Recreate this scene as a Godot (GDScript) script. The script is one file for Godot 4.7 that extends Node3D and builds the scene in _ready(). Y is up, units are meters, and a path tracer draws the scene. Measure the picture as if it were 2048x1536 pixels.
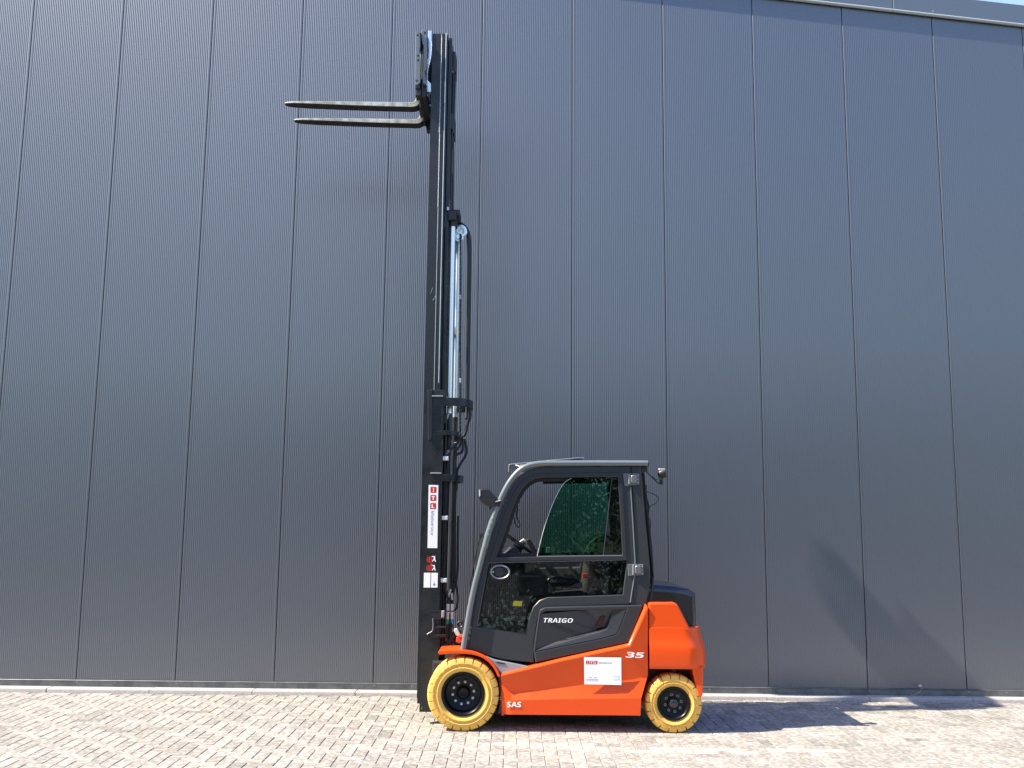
extends Node3D
# A tall electric forklift with a raised mast in front of a dark ribbed warehouse wall, on herringbone paving. Metres, y up; the wall face lies at z = 0.

var M := {}
var rng := RandomNumberGenerator.new()


class Shape:
	var v := PackedVector3Array()
	var n := PackedVector3Array()
	var c := PackedColorArray()
	var tint := Color(1, 1, 1)

	func tri(a: Vector3, b: Vector3, d: Vector3, na: Vector3, nb: Vector3, nd: Vector3) -> void:
		var g := (b - a).cross(d - a)
		if g.length_squared() < 1e-16:
			return
		v.push_back(a)
		n.push_back(na)
		if g.dot(na + nb + nd) > 0.0:
			v.push_back(d)
			v.push_back(b)
			n.push_back(nd)
			n.push_back(nb)
		else:
			v.push_back(b)
			v.push_back(d)
			n.push_back(nb)
			n.push_back(nd)
		for i in 3:
			c.push_back(tint)

	func quad(a: Vector3, b: Vector3, d: Vector3, e: Vector3, na: Vector3, nb: Vector3, nd: Vector3, ne: Vector3) -> void:
		tri(a, b, d, na, nb, nd)
		tri(a, d, e, na, nd, ne)

	func flat(a: Vector3, b: Vector3, d: Vector3, e: Vector3, hint: Vector3) -> void:
		var g := (d - a).cross(e - b).normalized()
		if g.dot(hint) < 0.0:
			g = -g
		quad(a, b, d, e, g, g, g, g)

	func mesh(colored := false) -> ArrayMesh:
		var arrays := []
		arrays.resize(Mesh.ARRAY_MAX)
		arrays[Mesh.ARRAY_VERTEX] = v
		arrays[Mesh.ARRAY_NORMAL] = n
		if colored:
			arrays[Mesh.ARRAY_COLOR] = c
		var m := ArrayMesh.new()
		m.add_surface_from_arrays(Mesh.PRIMITIVE_TRIANGLES, arrays)
		return m

	static func ring_normals(p: PackedVector2Array) -> Array:
		var edge := PackedVector2Array()
		var k := p.size()
		for i in k:
			var d := (p[(i + 1) % k] - p[i]).normalized()
			edge.push_back(Vector2(d.y, -d.x))
		return [edge]

	static func inset(p: PackedVector2Array, d: float) -> PackedVector2Array:
		var e: PackedVector2Array = ring_normals(p)[0]
		var out := PackedVector2Array()
		var k := p.size()
		for i in k:
			var a := e[(i + k - 1) % k]
			var b := e[i]
			var m := (a + b) / maxf(1.0 + a.dot(b), 0.35)
			out.push_back(p[i] - m * d)
		return out

	# a flat plate of any outline with holes, its front edge (and, if asked, its back edge) cut or rounded: steps are (inset, depth below the face)
	func plate(outer: PackedVector2Array, holes: Array, z0: float, z1: float, steps: Array, both := false) -> void:
		var rings := []
		var o := outer.duplicate()
		if Geometry2D.is_polygon_clockwise(o):
			o.reverse()
		rings.push_back(o)
		for hole in holes:
			var h: PackedVector2Array = hole.duplicate()
			if not Geometry2D.is_polygon_clockwise(h):
				h.reverse()
			rings.push_back(h)
		var levels := []
		if both:
			for i in range(steps.size() - 1, -1, -1):
				levels.push_back(Vector2(steps[i].x, z0 + steps[i].y))
			if steps.is_empty():
				levels.push_back(Vector2(0, z0))
		else:
			levels.push_back(Vector2(0, z0))
		for s in steps:
			levels.push_back(Vector2(s.x, z1 - s.y))
		if steps.is_empty():
			levels.push_back(Vector2(0, z1))
		for r in rings:
			var e: PackedVector2Array = ring_normals(r)[0]
			var k: int = r.size()
			var at := []
			for l in levels:
				at.push_back(inset(r, l.x))
			var pn := []
			for j in levels.size() - 1:
				var dz: float = levels[j + 1].y - levels[j].y
				var di: float = levels[j + 1].x - levels[j].x
				pn.push_back(Vector2(dz, di).normalized())
			for j in levels.size() - 1:
				var lo: Vector2 = pn[j]
				var hi: Vector2 = pn[j]
				if j > 0 and pn[j - 1].dot(pn[j]) > 0.8:
					lo = (pn[j - 1] + pn[j]).normalized()
				if j + 1 < pn.size() and pn[j + 1].dot(pn[j]) > 0.8:
					hi = (pn[j + 1] + pn[j]).normalized()
				for i in k:
					var i2 := (i + 1) % k
					var na := e[i]
					var nb := e[i]
					if e[(i + k - 1) % k].dot(e[i]) > 0.8:
						na = (e[(i + k - 1) % k] + e[i]).normalized()
					if e[i2].dot(e[i]) > 0.8:
						nb = (e[i2] + e[i]).normalized()
					var a: Vector2 = at[j][i]
					var b: Vector2 = at[j][i2]
					var d: Vector2 = at[j + 1][i2]
					var f: Vector2 = at[j + 1][i]
					quad(Vector3(a.x, a.y, levels[j].y), Vector3(b.x, b.y, levels[j].y), Vector3(d.x, d.y, levels[j + 1].y), Vector3(f.x, f.y, levels[j + 1].y),
						Vector3(na.x * lo.x, na.y * lo.x, lo.y), Vector3(nb.x * lo.x, nb.y * lo.x, lo.y), Vector3(nb.x * hi.x, nb.y * hi.x, hi.y), Vector3(na.x * hi.x, na.y * hi.x, hi.y))
		for end in 2:
			var l: Vector2 = levels[levels.size() - 1] if end else levels[0]
			var nz := Vector3(0, 0, 1) if end else Vector3(0, 0, -1)
			var caps := [inset(rings[0], l.x)]
			for h in range(1, rings.size()):
				caps = cut(caps, inset(rings[h], l.x))
			for q in caps:
				var t := Geometry2D.triangulate_polygon(q)
				for i in t.size() / 3:
					var a: Vector2 = q[t[i * 3]]
					var b: Vector2 = q[t[i * 3 + 1]]
					var d: Vector2 = q[t[i * 3 + 2]]
					tri(Vector3(a.x, a.y, l.y), Vector3(b.x, b.y, l.y), Vector3(d.x, d.y, l.y), nz, nz, nz)

	static func cut(polys: Array, hole: PackedVector2Array) -> Array:
		var mid := 0.0
		for p in hole:
			mid += p.x / hole.size()
		var out := []
		for q in polys:
			for side in 2:
				var lo := -50.0 if side == 0 else mid
				var hi := mid if side == 0 else 50.0
				var box := PackedVector2Array([Vector2(lo, -50), Vector2(hi, -50), Vector2(hi, 50), Vector2(lo, 50)])
				for half in Geometry2D.intersect_polygons(q, box):
					for piece in Geometry2D.clip_polygons(half, hole):
						if not Geometry2D.is_polygon_clockwise(piece):
							out.push_back(piece)
		return out

	func box(at: Vector3, size: Vector3, bevel := 0.0) -> void:
		var h := size / 2.0
		var b := minf(bevel, minf(h.x, minf(h.y, h.z)) * 0.9)
		var s := Shape.new()
		var p := PackedVector2Array([Vector2(-h.x, -h.y), Vector2(h.x, -h.y), Vector2(h.x, h.y), Vector2(-h.x, h.y)])
		s.plate(p, [], -h.z, h.z, [Vector2(0, b), Vector2(b, 0)] if b > 0.0 else [], b > 0.0)
		add(s, Transform3D(Basis(), at))

	func add(s: Shape, t: Transform3D) -> void:
		var mirrored := t.basis.determinant() < 0.0
		for i in s.v.size():
			var k := i
			if mirrored and i % 3 > 0:
				k = i + (1 if i % 3 == 1 else -1)
			v.push_back(t * s.v[k])
			n.push_back((t.basis * s.n[k]).normalized())
			c.push_back(s.c[k])

	func tube(path: PackedVector3Array, r: float, sides := 10, r2 := -1.0) -> void:
		var k := path.size()
		var rings := []
		var up := Vector3(0.13, 0.2, 1.0)
		for i in k:
			var d := (path[mini(i + 1, k - 1)] - path[maxi(i - 1, 0)]).normalized()
			var a := up - d * up.dot(d)
			if a.length() < 0.01:
				a = Vector3(1, 0, 0) - d * d.x
			a = a.normalized()
			up = a
			var b := d.cross(a)
			var q := []
			for s in sides:
				var w := TAU * s / sides
				q.push_back(a * cos(w) + b * sin(w))
			rings.push_back(q)
		for i in k - 1:
			var ra := r if r2 < 0.0 else lerpf(r, r2, float(i) / (k - 1))
			var rb := r if r2 < 0.0 else lerpf(r, r2, float(i + 1) / (k - 1))
			for s in sides:
				var t := (s + 1) % sides
				quad(path[i] + rings[i][s] * ra, path[i] + rings[i][t] * ra, path[i + 1] + rings[i + 1][t] * rb, path[i + 1] + rings[i + 1][s] * rb, rings[i][s], rings[i][t], rings[i + 1][t], rings[i + 1][s])
		for e in 2:
			var i := 0 if e == 0 else k - 1
			var rr := r if e == 0 or r2 < 0.0 else r2
			var d := (path[0] - path[1]).normalized() if e == 0 else (path[k - 1] - path[k - 2]).normalized()
			for s in sides:
				tri(path[i], path[i] + rings[i][s] * rr, path[i] + rings[i][(s + 1) % sides] * rr, d, d, d)

	# turned about the z axis; the profile runs from back to front and then inwards
	func lathe(p: PackedVector2Array, at: Vector3, seg := 48, sharp := 0.6) -> void:
		var e := PackedVector2Array()
		for i in p.size() - 1:
			var d := (p[i + 1] - p[i]).normalized()
			e.push_back(Vector2(d.y, -d.x))
		for i in p.size() - 1:
			var na := e[i]
			var nb := e[i]
			if i > 0 and e[i - 1].dot(e[i]) > sharp:
				na = (e[i - 1] + e[i]).normalized()
			if i + 1 < e.size() and e[i + 1].dot(e[i]) > sharp:
				nb = (e[i + 1] + e[i]).normalized()
			for s in seg:
				var u := Vector2.from_angle(TAU * s / seg)
				var w := Vector2.from_angle(TAU * (s + 1) / seg)
				quad(at + Vector3(u.x * p[i].x, u.y * p[i].x, p[i].y), at + Vector3(w.x * p[i].x, w.y * p[i].x, p[i].y), at + Vector3(w.x * p[i + 1].x, w.y * p[i + 1].x, p[i + 1].y), at + Vector3(u.x * p[i + 1].x, u.y * p[i + 1].x, p[i + 1].y),
					Vector3(u.x * na.x, u.y * na.x, na.y), Vector3(w.x * na.x, w.y * na.x, na.y), Vector3(w.x * nb.x, w.y * nb.x, nb.y), Vector3(u.x * nb.x, u.y * nb.x, nb.y))

	# rows of points joined by quads; flat or smooth; every normal turned to the hint side
	func skin(rows: Array, hint: Vector3, smooth := false, sharp := 0.75) -> void:
		var fn := []
		for j in rows.size() - 1:
			var line := []
			for i in rows[j].size() - 1:
				var g: Vector3 = (rows[j + 1][i + 1] - rows[j][i]).cross(rows[j + 1][i] - rows[j][i + 1])
				g = g.normalized()
				line.push_back(g if g.dot(hint) >= 0.0 else -g)
			fn.push_back(line)
		for j in rows.size() - 1:
			for i in rows[j].size() - 1:
				var nn := [fn[j][i], fn[j][i], fn[j][i], fn[j][i]]
				if smooth:
					var q := 0
					for o in [Vector2i(0, 0), Vector2i(1, 0), Vector2i(1, 1), Vector2i(0, 1)]:
						var sum := Vector3.ZERO
						for dj in [-1, 0]:
							for di in [-1, 0]:
								var jj: int = j + o.y + dj
								var ii: int = i + o.x + di
								if jj >= 0 and jj < fn.size() and ii >= 0 and ii < fn[jj].size() and fn[jj][ii].dot(fn[j][i]) > sharp:
									sum += fn[jj][ii]
						nn[q] = sum.normalized()
						q += 1
				quad(rows[j][i], rows[j][i + 1], rows[j + 1][i + 1], rows[j + 1][i], nn[0], nn[1], nn[2], nn[3])


func P2(a: Array) -> PackedVector2Array:
	var out := PackedVector2Array()
	for i in a.size() / 2:
		out.push_back(Vector2(a[i * 2], a[i * 2 + 1]))
	return out


func P3(a: Array) -> PackedVector3Array:
	var out := PackedVector3Array()
	for i in a.size() / 3:
		out.push_back(Vector3(a[i * 3], a[i * 3 + 1], a[i * 3 + 2]))
	return out


func curve(p: PackedVector3Array, per := 5) -> PackedVector3Array:
	var out := PackedVector3Array()
	var k := p.size()
	for i in k - 1:
		for s in per:
			out.push_back(p[i].cubic_interpolate(p[i + 1], p[maxi(i - 1, 0)], p[mini(i + 2, k - 1)], float(s) / per))
	out.push_back(p[k - 1])
	return out


func curve2(p: PackedVector2Array, per := 5) -> PackedVector2Array:
	var out := PackedVector2Array()
	var k := p.size()
	for i in k - 1:
		for s in per:
			out.push_back(p[i].cubic_interpolate(p[i + 1], p[maxi(i - 1, 0)], p[mini(i + 2, k - 1)], float(s) / per))
	out.push_back(p[k - 1])
	return out


func reversed_points(p: PackedVector2Array) -> PackedVector2Array:
	var out := p.duplicate()
	out.reverse()
	return out


func rect(x0: float, y0: float, x1: float, y1: float) -> PackedVector2Array:
	return PackedVector2Array([Vector2(x0, y0), Vector2(x1, y0), Vector2(x1, y1), Vector2(x0, y1)])


func oval(at: Vector2, rx: float, ry: float, seg := 24, a0 := 0.0, a1 := TAU) -> PackedVector2Array:
	var out := PackedVector2Array()
	for i in seg:
		var w := a0 + (a1 - a0) * i / (seg if is_equal_approx(a1 - a0, TAU) else seg - 1)
		out.push_back(at + Vector2(cos(w) * rx, sin(w) * ry))
	return out


func round_rect(at: Vector2, w: float, h: float, r: float) -> PackedVector2Array:
	var out := PackedVector2Array()
	for q in 4:
		var cx := at.x + (w / 2 - r) * (1 if q == 0 or q == 3 else -1)
		var cy := at.y + (h / 2 - r) * (1 if q < 2 else -1)
		for i in 5:
			out.push_back(Vector2(cx, cy) + Vector2.from_angle(PI / 2 * (q + i / 4.0)) * r)
	return out


func chamfer(b: float) -> Array:
	return [Vector2(0, b), Vector2(b, 0)]


func rounded(b: float, k := 4) -> Array:
	var out := []
	for i in k + 1:
		var w := PI / 2 * i / k
		out.push_back(Vector2(b * (1.0 - cos(w)), b * (1.0 - sin(w))))
	return out


func numbered(parent: Node, called: String) -> String:
	if not parent.has_node(called):
		return called
	var i := 1
	while parent.has_node("%s_%03d" % [called, i]):
		i += 1
	return "%s_%03d" % [called, i]


func put(parent: Node, called: String, shape, m: Material, at := Vector3.ZERO) -> MeshInstance3D:
	var o := MeshInstance3D.new()
	o.name = numbered(parent, called)
	o.mesh = shape.mesh() if shape is Shape else shape
	o.material_override = m
	o.position = at
	parent.add_child(o, true)
	return o


func group(parent: Node, called: String, at := Vector3.ZERO) -> Node3D:
	var o := Node3D.new()
	o.name = numbered(parent, called)
	o.position = at
	parent.add_child(o, true)
	return o


func plate(parent: Node, called: String, outer: PackedVector2Array, z0: float, z1: float, m: Material, bevel := 0.0, holes := [], both := false) -> MeshInstance3D:
	var s := Shape.new()
	s.plate(outer, holes, z0, z1, chamfer(bevel) if bevel > 0.0 else [], both)
	return put(parent, called, s, m)


func block(parent: Node, called: String, a: Vector3, b: Vector3, m: Material, bevel := 0.004) -> MeshInstance3D:
	var s := Shape.new()
	s.box((a + b) / 2.0, (b - a).abs(), bevel)
	return put(parent, called, s, m)


func pipe(parent: Node, called: String, path: PackedVector3Array, r: float, m: Material, sides := 10) -> MeshInstance3D:
	var s := Shape.new()
	s.tube(path, r, sides)
	return put(parent, called, s, m)


# raised lettering of a given size, its foot at the bottom left; lean slants it, turn rotates it about z
func lettering(parent: Node, called: String, text: String, m: Material, at: Vector3, w: float, h: float, lean := 0.0, turn := 0.0, bold := true, thick := 0.0012) -> MeshInstance3D:
	var f := SystemFont.new()
	f.font_names = ["Droid Sans"]
	f.font_weight = 700 if bold else 400
	var t := TextMesh.new()
	t.font = f
	t.text = text
	t.font_size = 64
	t.pixel_size = 0.01
	t.depth = 0.1
	var box := t.get_aabb()
	var sx := w / maxf(box.size.x, 0.001)
	var sy := h / maxf(box.size.y, 0.001)
	var b := Basis(Vector3(sx, 0, 0), Vector3(lean * sy, sy, 0), Vector3(0, 0, thick / 0.1))
	var move := Transform3D(b, -(b * box.position))
	var st := SurfaceTool.new()
	st.append_from(t, 0, Transform3D(Basis(Vector3(0, 0, 1), turn), at) * move)
	return put(parent, called, st.commit(), m)


func mat(called: String, c: Color, rough: float, metal := 0.0, spec := 0.5) -> StandardMaterial3D:
	var m := StandardMaterial3D.new()
	m.resource_name = called
	m.albedo_color = c.linear_to_srgb()
	m.roughness = rough
	m.metallic = metal
	m.metallic_specular = spec
	M[called] = m
	return m


func glass(called: String, c: Color, alpha: float) -> StandardMaterial3D:
	var m := mat(called, c, 0.02)
	m.transparency = BaseMaterial3D.TRANSPARENCY_ALPHA
	m.albedo_color.a = alpha
	return m


func noise(freq: float, lo: Color, hi: Color, size := 512, octaves := 4, low := 0.25, high := 0.75, raw := false) -> NoiseTexture2D:
	var f := FastNoiseLite.new()
	f.seed = 7
	f.frequency = freq
	f.fractal_octaves = octaves
	var t := NoiseTexture2D.new()
	t.width = size
	t.height = size
	t.seamless = true
	t.noise = f
	var g := Gradient.new()
	g.offsets = PackedFloat32Array([low, high])
	g.colors = PackedColorArray([lo, hi] if raw else [(lo / 1.3).linear_to_srgb(), (hi / 1.3).linear_to_srgb()])
	t.color_ramp = g
	return t


func mottle(m: StandardMaterial3D, t: Texture2D, per_metre: float) -> void:
	m.albedo_texture = t
	m.albedo_color = (m.albedo_color.srgb_to_linear() * 1.3).linear_to_srgb()
	m.uv1_triplanar = true
	m.uv1_world_triplanar = true
	m.uv1_scale = Vector3.ONE * per_metre


func roughen(m: StandardMaterial3D, t: Texture2D) -> void:
	m.roughness_texture = t
	m.roughness_texture_channel = BaseMaterial3D.TEXTURE_CHANNEL_RED


func tag(o: Node, label: String, category := "", grp := "", kind := "") -> void:
	o.set_meta("label", label)
	if category:
		o.set_meta("category", category)
	if grp:
		o.set_meta("group", grp)
	if kind:
		o.set_meta("kind", kind)


func materials() -> void:
	var m := mat("ribbed_steel", Color(0.145, 0.158, 0.186), 0.51, 0.80, 0.5)
	m.clearcoat_enabled = true
	m.clearcoat = 1.0
	m.clearcoat_roughness = 0.17
	mat("trim_steel", Color(0.15, 0.18, 0.22), 0.36, 0.3)
	mat("lip_steel", Color(0.42, 0.45, 0.46), 0.36, 0.2)
	mat("flashing_steel", Color(0.17, 0.185, 0.19), 0.45, 0.4)
	mottle(M.flashing_steel, noise(0.02, Color(0.75, 0.76, 0.76), Color(1.15, 1.15, 1.12), 256), 1.1)
	mat("screw_steel", Color(0.5, 0.5, 0.5), 0.4, 0.7)
	m = mat("kerb_concrete", Color(0.40, 0.38, 0.37), 0.9)
	mottle(m, noise(0.05, Color(0.8, 0.8, 0.8), Color(1.1, 1.08, 1.06), 512, 5), 1.3)
	m = mat("paver_concrete", Color(1, 1, 1), 0.85)
	m.vertex_color_use_as_albedo = true
	mottle(m, noise(0.03, Color(0.72, 0.70, 0.68), Color(1.15, 1.15, 1.13), 1024, 6, 0.3, 0.7), 0.55)
	m = mat("joint_sand", Color(0.21, 0.195, 0.17), 0.95)
	m = mat("added_asphalt", Color(0.065, 0.065, 0.065), 0.9)
	mottle(m, noise(0.02, Color(0.8, 0.8, 0.8), Color(1.1, 1.1, 1.1), 512, 5), 0.3)
	m = mat("lawn", Color(0.05, 0.075, 0.025), 0.95)
	mottle(m, noise(0.05, Color(0.6, 0.6, 0.6), Color(1.3, 1.3, 1.2), 512, 5), 0.2)
	mat("bark", Color(0.07, 0.05, 0.035), 0.9)
	m = mat("leaf", Color(1, 1, 1), 0.55)
	m.vertex_color_use_as_albedo = true
	m.backlight_enabled = true
	m.backlight = Color(0.25, 0.35, 0.12)
	m = mat("orange_paint", Color(0.80, 0.080, 0.007), 0.45, 0.0, 0.25)
	m.clearcoat_enabled = true
	m.clearcoat = 0.5
	m.clearcoat_roughness = 0.2
	mat("orange_matt", Color(0.62, 0.05, 0.012), 0.5)
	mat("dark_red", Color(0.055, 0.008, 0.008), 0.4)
	m = mat("cab_paint", Color(0.030, 0.034, 0.038), 0.42)
	mat("cab_trim", Color(0.031, 0.033, 0.037), 0.34)
	m = mat("tube_paint", Color(0.13, 0.155, 0.165), 0.32, 0.0, 0.7)
	mat("black_rubber", Color(0.012, 0.012, 0.013), 0.6)
	mat("black_plastic", Color(0.016, 0.016, 0.018), 0.45)
	m = mat("black_gloss", Color(0.010, 0.011, 0.014), 0.3)
	m.clearcoat_enabled = true
	m.clearcoat = 0.6
	m.clearcoat_roughness = 0.15
	m = mat("mast_paint", Color(0.013, 0.015, 0.018), 0.36)
	roughen(m, noise(0.02, Color(0.26, 0.26, 0.26), Color(0.42, 0.42, 0.42), 256, 5, 0.25, 0.75, true))
	m.roughness = 1.0
	m.uv1_triplanar = true
	m.uv1_scale = Vector3.ONE * 0.8
	m = mat("hose_rubber", Color(0.012, 0.012, 0.014), 0.38)
	mat("chrome", Color(0.80, 0.81, 0.83), 0.32, 1.0)
	m = mat("zinc", Color(0.55, 0.56, 0.56), 0.38, 0.8)
	mat("bright_zinc", Color(0.66, 0.68, 0.66), 0.5, 0.25)
	mat("steel_grey", Color(0.30, 0.32, 0.34), 0.4, 0.5)
	mat("bare_steel", Color(0.62, 0.63, 0.64), 0.4, 0.9)
	mat("hinge_grey", Color(0.15, 0.16, 0.165), 0.4, 0.3)
	mat("step_grey", Color(0.33, 0.35, 0.37), 0.5, 0.3)
	m = mat("fork_steel", Color(0.52, 0.51, 0.46), 0.42, 0.3)
	mottle(m, noise(0.012, Color(0.7, 0.68, 0.62), Color(1.2, 1.2, 1.2), 512, 4), 1.2)
	m = mat("fork_under", Color(0.018, 0.014, 0.011), 0.5)
	mottle(m, noise(0.012, Color(0.5, 0.5, 0.5), Color(1.3, 1.2, 1.0), 256, 5), 3.0)
	m = mat("tyre_rubber", Color(0.78, 0.47, 0.10), 0.65)
	mottle(m, noise(0.04, Color(0.86, 0.84, 0.80), Color(1.08, 1.08, 1.08), 512, 5), 2.5)
	mat("rim_black", Color(0.005, 0.005, 0.006), 0.33, 0.0, 0.35)
	mat("white_print", Color(0.90, 0.90, 0.89), 0.5)
	mat("red_print", Color(0.55, 0.025, 0.022), 0.5)
	mat("grey_print", Color(0.22, 0.22, 0.24), 0.6)
	mat("blue_print", Color(0.10, 0.22, 0.60), 0.6)
	mat("pale_blue_print", Color(0.55, 0.68, 0.78), 0.6)
	mat("black_print", Color(0.01, 0.01, 0.01), 0.6)
	mat("green_tape", Color(0.02, 0.28, 0.05), 0.5)
	mat("blue_tape", Color(0.03, 0.25, 0.60), 0.5)
	mat("yellow_print", Color(0.22, 0.21, 0.012), 0.5)
	mat("seat_fabric", Color(0.06, 0.062, 0.065), 0.8)
	mat("console_grey", Color(0.13, 0.14, 0.14), 0.6)
	mat("lamp_lens", Color(0.6, 0.6, 0.58), 0.15)
	mat("weed_stem", Color(0.45, 0.42, 0.34), 0.8)
	mat("weed_flower", Color(0.75, 0.73, 0.66), 0.8)
	m = mat("green_glass", Color(0.10, 0.40, 0.25), 0.01)
	m.albedo_color.a = 0.0
	m.refraction_enabled = true
	m.refraction_scale = 0.05
	glass("roof_glass", Color(0.02, 0.025, 0.025), 0.35)
	glass("dark_glass", Color(0.002, 0.003, 0.003), 0.42)
	glass("clear_glass", Color(0.02, 0.04, 0.03), 0.12)


func _ready() -> void:
	rng.seed = 11
	var cam := Camera3D.new()
	cam.name = "camera"
	cam.fov = 43.4
	cam.near = 0.1
	cam.far = 400.0
	cam.position = Vector3(0, 1.71, 9.85)
	cam.rotation = Vector3(deg_to_rad(8.0), 0, deg_to_rad(0.63))
	cam.rotation_order = EULER_ORDER_YXZ
	add_child(cam)
	cam.current = true
	var sky := ProceduralSkyMaterial.new()
	sky.sky_top_color = Color(0.27, 0.45, 0.92)
	sky.sky_horizon_color = Color(0.84, 0.97, 1.0)
	sky.sky_curve = 0.5
	sky.ground_bottom_color = Color(0.12, 0.12, 0.11)
	sky.ground_horizon_color = Color(0.45, 0.47, 0.46)
	sky.sun_angle_max = 50.0
	sky.sun_curve = 0.45
	sky.energy_multiplier = 0.58
	var env := Environment.new()
	env.background_mode = Environment.BG_SKY
	env.sky = Sky.new()
	env.sky.sky_material = sky
	env.tonemap_mode = Environment.TONE_MAPPER_LINEAR
	env.tonemap_exposure = 2.55
	env.sdfgi_enabled = true
	env.ssao_enabled = true
	env.ssil_enabled = true
	var we := WorldEnvironment.new()
	we.name = "world_environment"
	we.environment = env
	add_child(we)
	var sun := DirectionalLight3D.new()
	sun.name = "sun"
	sun.light_energy = 1.6
	sun.light_color = Color(1.0, 0.95, 0.87)
	sun.light_angular_distance = 0.5
	sun.shadow_enabled = true
	add_child(sun)
	sun.look_at_from_position(Vector3.ZERO, Vector3(1.0, -1.155, -0.192))
	materials()
	grounds()
	paving()
	kerb()
	warehouse()
	trees()
	weed()
	forklift()


func grounds() -> void:
	var s := Shape.new()
	s.flat(Vector3(-160, -0.09, -160), Vector3(160, -0.09, -160), Vector3(160, -0.09, 160), Vector3(-160, -0.09, 160), Vector3.UP)
	tag(put(self, "ground", s, M.lawn), "dark grass ground spreading around the yard to the horizon", "", "", "structure")
	s = Shape.new()
	s.box(Vector3(1.0, -0.05, 9.25), Vector3(30, 0.06, 9.88), 0.0)  # asphalt added out of view to darken the lower wall's reflection
	tag(put(self, "yard", s, M.added_asphalt), "added dark asphalt yard, out of view, that dims what the wall reflects", "", "", "structure")


# one bevelled paving stone of 0.2 x 0.1 m less its joint; w along x, d along z
func paver_shape(s: Shape, at: Vector3, w: float, d: float, tint: Color, drop: Array) -> void:
	var g := 0.0016
	var b := 0.0042
	var hx := w / 2 - g
	var hz := d / 2 - g
	s.tint = tint
	var lo := []
	var hi := []
	for q in [Vector2(-1, -1), Vector2(1, -1), Vector2(1, 1), Vector2(-1, 1)]:
		lo.push_back(at + Vector3(q.x * hx, -0.0045, q.y * hz))
		hi.push_back(at + Vector3(q.x * (hx - b), drop[0] + q.x * drop[1] + q.y * drop[2], q.y * (hz - b)))
	s.flat(hi[0], hi[1], hi[2], hi[3], Vector3.UP)
	for i in 4:
		var j := (i + 1) % 4
		s.flat(lo[i], lo[j], hi[j], hi[i], (lo[i] + lo[j]) / 2 - at + Vector3(0, 0.05, 0))
		s.flat(lo[i] + Vector3(0, -0.02, 0), lo[j] + Vector3(0, -0.02, 0), lo[j], lo[i], (lo[i] + lo[j]) / 2 - at + Vector3(0, 0.0045, 0))


func paver_tint(pale := false) -> Color:
	var k := rng.randf_range(0.25, 0.33)
	if rng.randf() < 0.12:
		k *= 0.8
	if pale:
		k = rng.randf_range(0.35, 0.42)
	var warm := rng.randf_range(-0.012, 0.016)
	return Color(k * (1.0 + warm), k * 0.978, k * (0.915 - warm * 1.5))


func paving() -> void:
	var o := group(self, "pavement")
	tag(o, "light grey concrete pavers laid in herringbone up to the kerb", "", "", "structure")
	var bed := Shape.new()
	bed.box(Vector3(1.0, -0.05, 2.23), Vector3(30, 0.088, 4.14), 0.0)
	put(o, "joint_bed", bed, M.joint_sand)
	# a few variants of each stone, shared by the stones near the camera
	var kinds := [[], [], [], []]
	for k in 4:
		for i in (14 if k < 2 else 5):
			var s := Shape.new()
			paver_shape(s, Vector3.ZERO, 0.2 if k % 2 == 0 else 0.1, 0.1 if k % 2 == 0 else 0.2, paver_tint(k > 1), [rng.randf_range(-0.0006, 0.0006), rng.randf_range(-0.0005, 0.0005), rng.randf_range(-0.0005, 0.0005)])
			kinds[k].push_back(s.mesh(true))
	var rest := Shape.new()
	var near := []
	var u := 0.1
	var z0 := 0.157
	for row in 41:
		for col in range(-100, 110):
			var k := posmod(col - row, 4)
			if k == 1 or k == 2:
				continue
			var across := k == 0
			# k = 0: a stone across two columns; k = 3: a stone that runs two rows deep
			var w := 0.2 if across else 0.1
			var d := 0.1 if across else 0.2
			var at := Vector3(col * u + w / 2 - 0.03, 0, z0 + row * u + d / 2)
			var streak := 2.12 + 0.09 * sin(at.x * 1.7) + (at.x - 0.6) * 0.09
			var pale := at.x > -0.1 and at.x < 2.6 and absf(at.z - streak) < 0.075 and rng.randf() < 0.8
			var edge := absf(at.x) < (9.85 - at.z) * 0.555
			if edge and at.z < 2.74:
				near.push_back([at.z, at, across, pale])
			else:
				paver_shape(rest, at, w, d, paver_tint(pale), [rng.randf_range(-0.0006, 0.0006), rng.randf_range(-0.0005, 0.0005), rng.randf_range(-0.0005, 0.0005)])
	near.sort_custom(func(a, b): return a[0] > b[0])
	for i in near.size():
		var a: Array = near[i]
		if i < 300:
			var k: int = (0 if a[2] else 1) + (2 if a[3] else 0)
			var p := put(o, "paver", kinds[k][rng.randi() % kinds[k].size()], M.paver_concrete, a[1])
			p.rotation.y = PI if rng.randf() < 0.5 else 0.0
		else:
			paver_shape(rest, a[1], 0.2 if a[2] else 0.1, 0.1 if a[2] else 0.2, paver_tint(a[3]), [rng.randf_range(-0.0006, 0.0006), rng.randf_range(-0.0005, 0.0005), rng.randf_range(-0.0005, 0.0005)])
	var r := put(o, "paver_field", rest.mesh(true), M.paver_concrete)
	r.set_meta("kind", "stuff")


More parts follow.
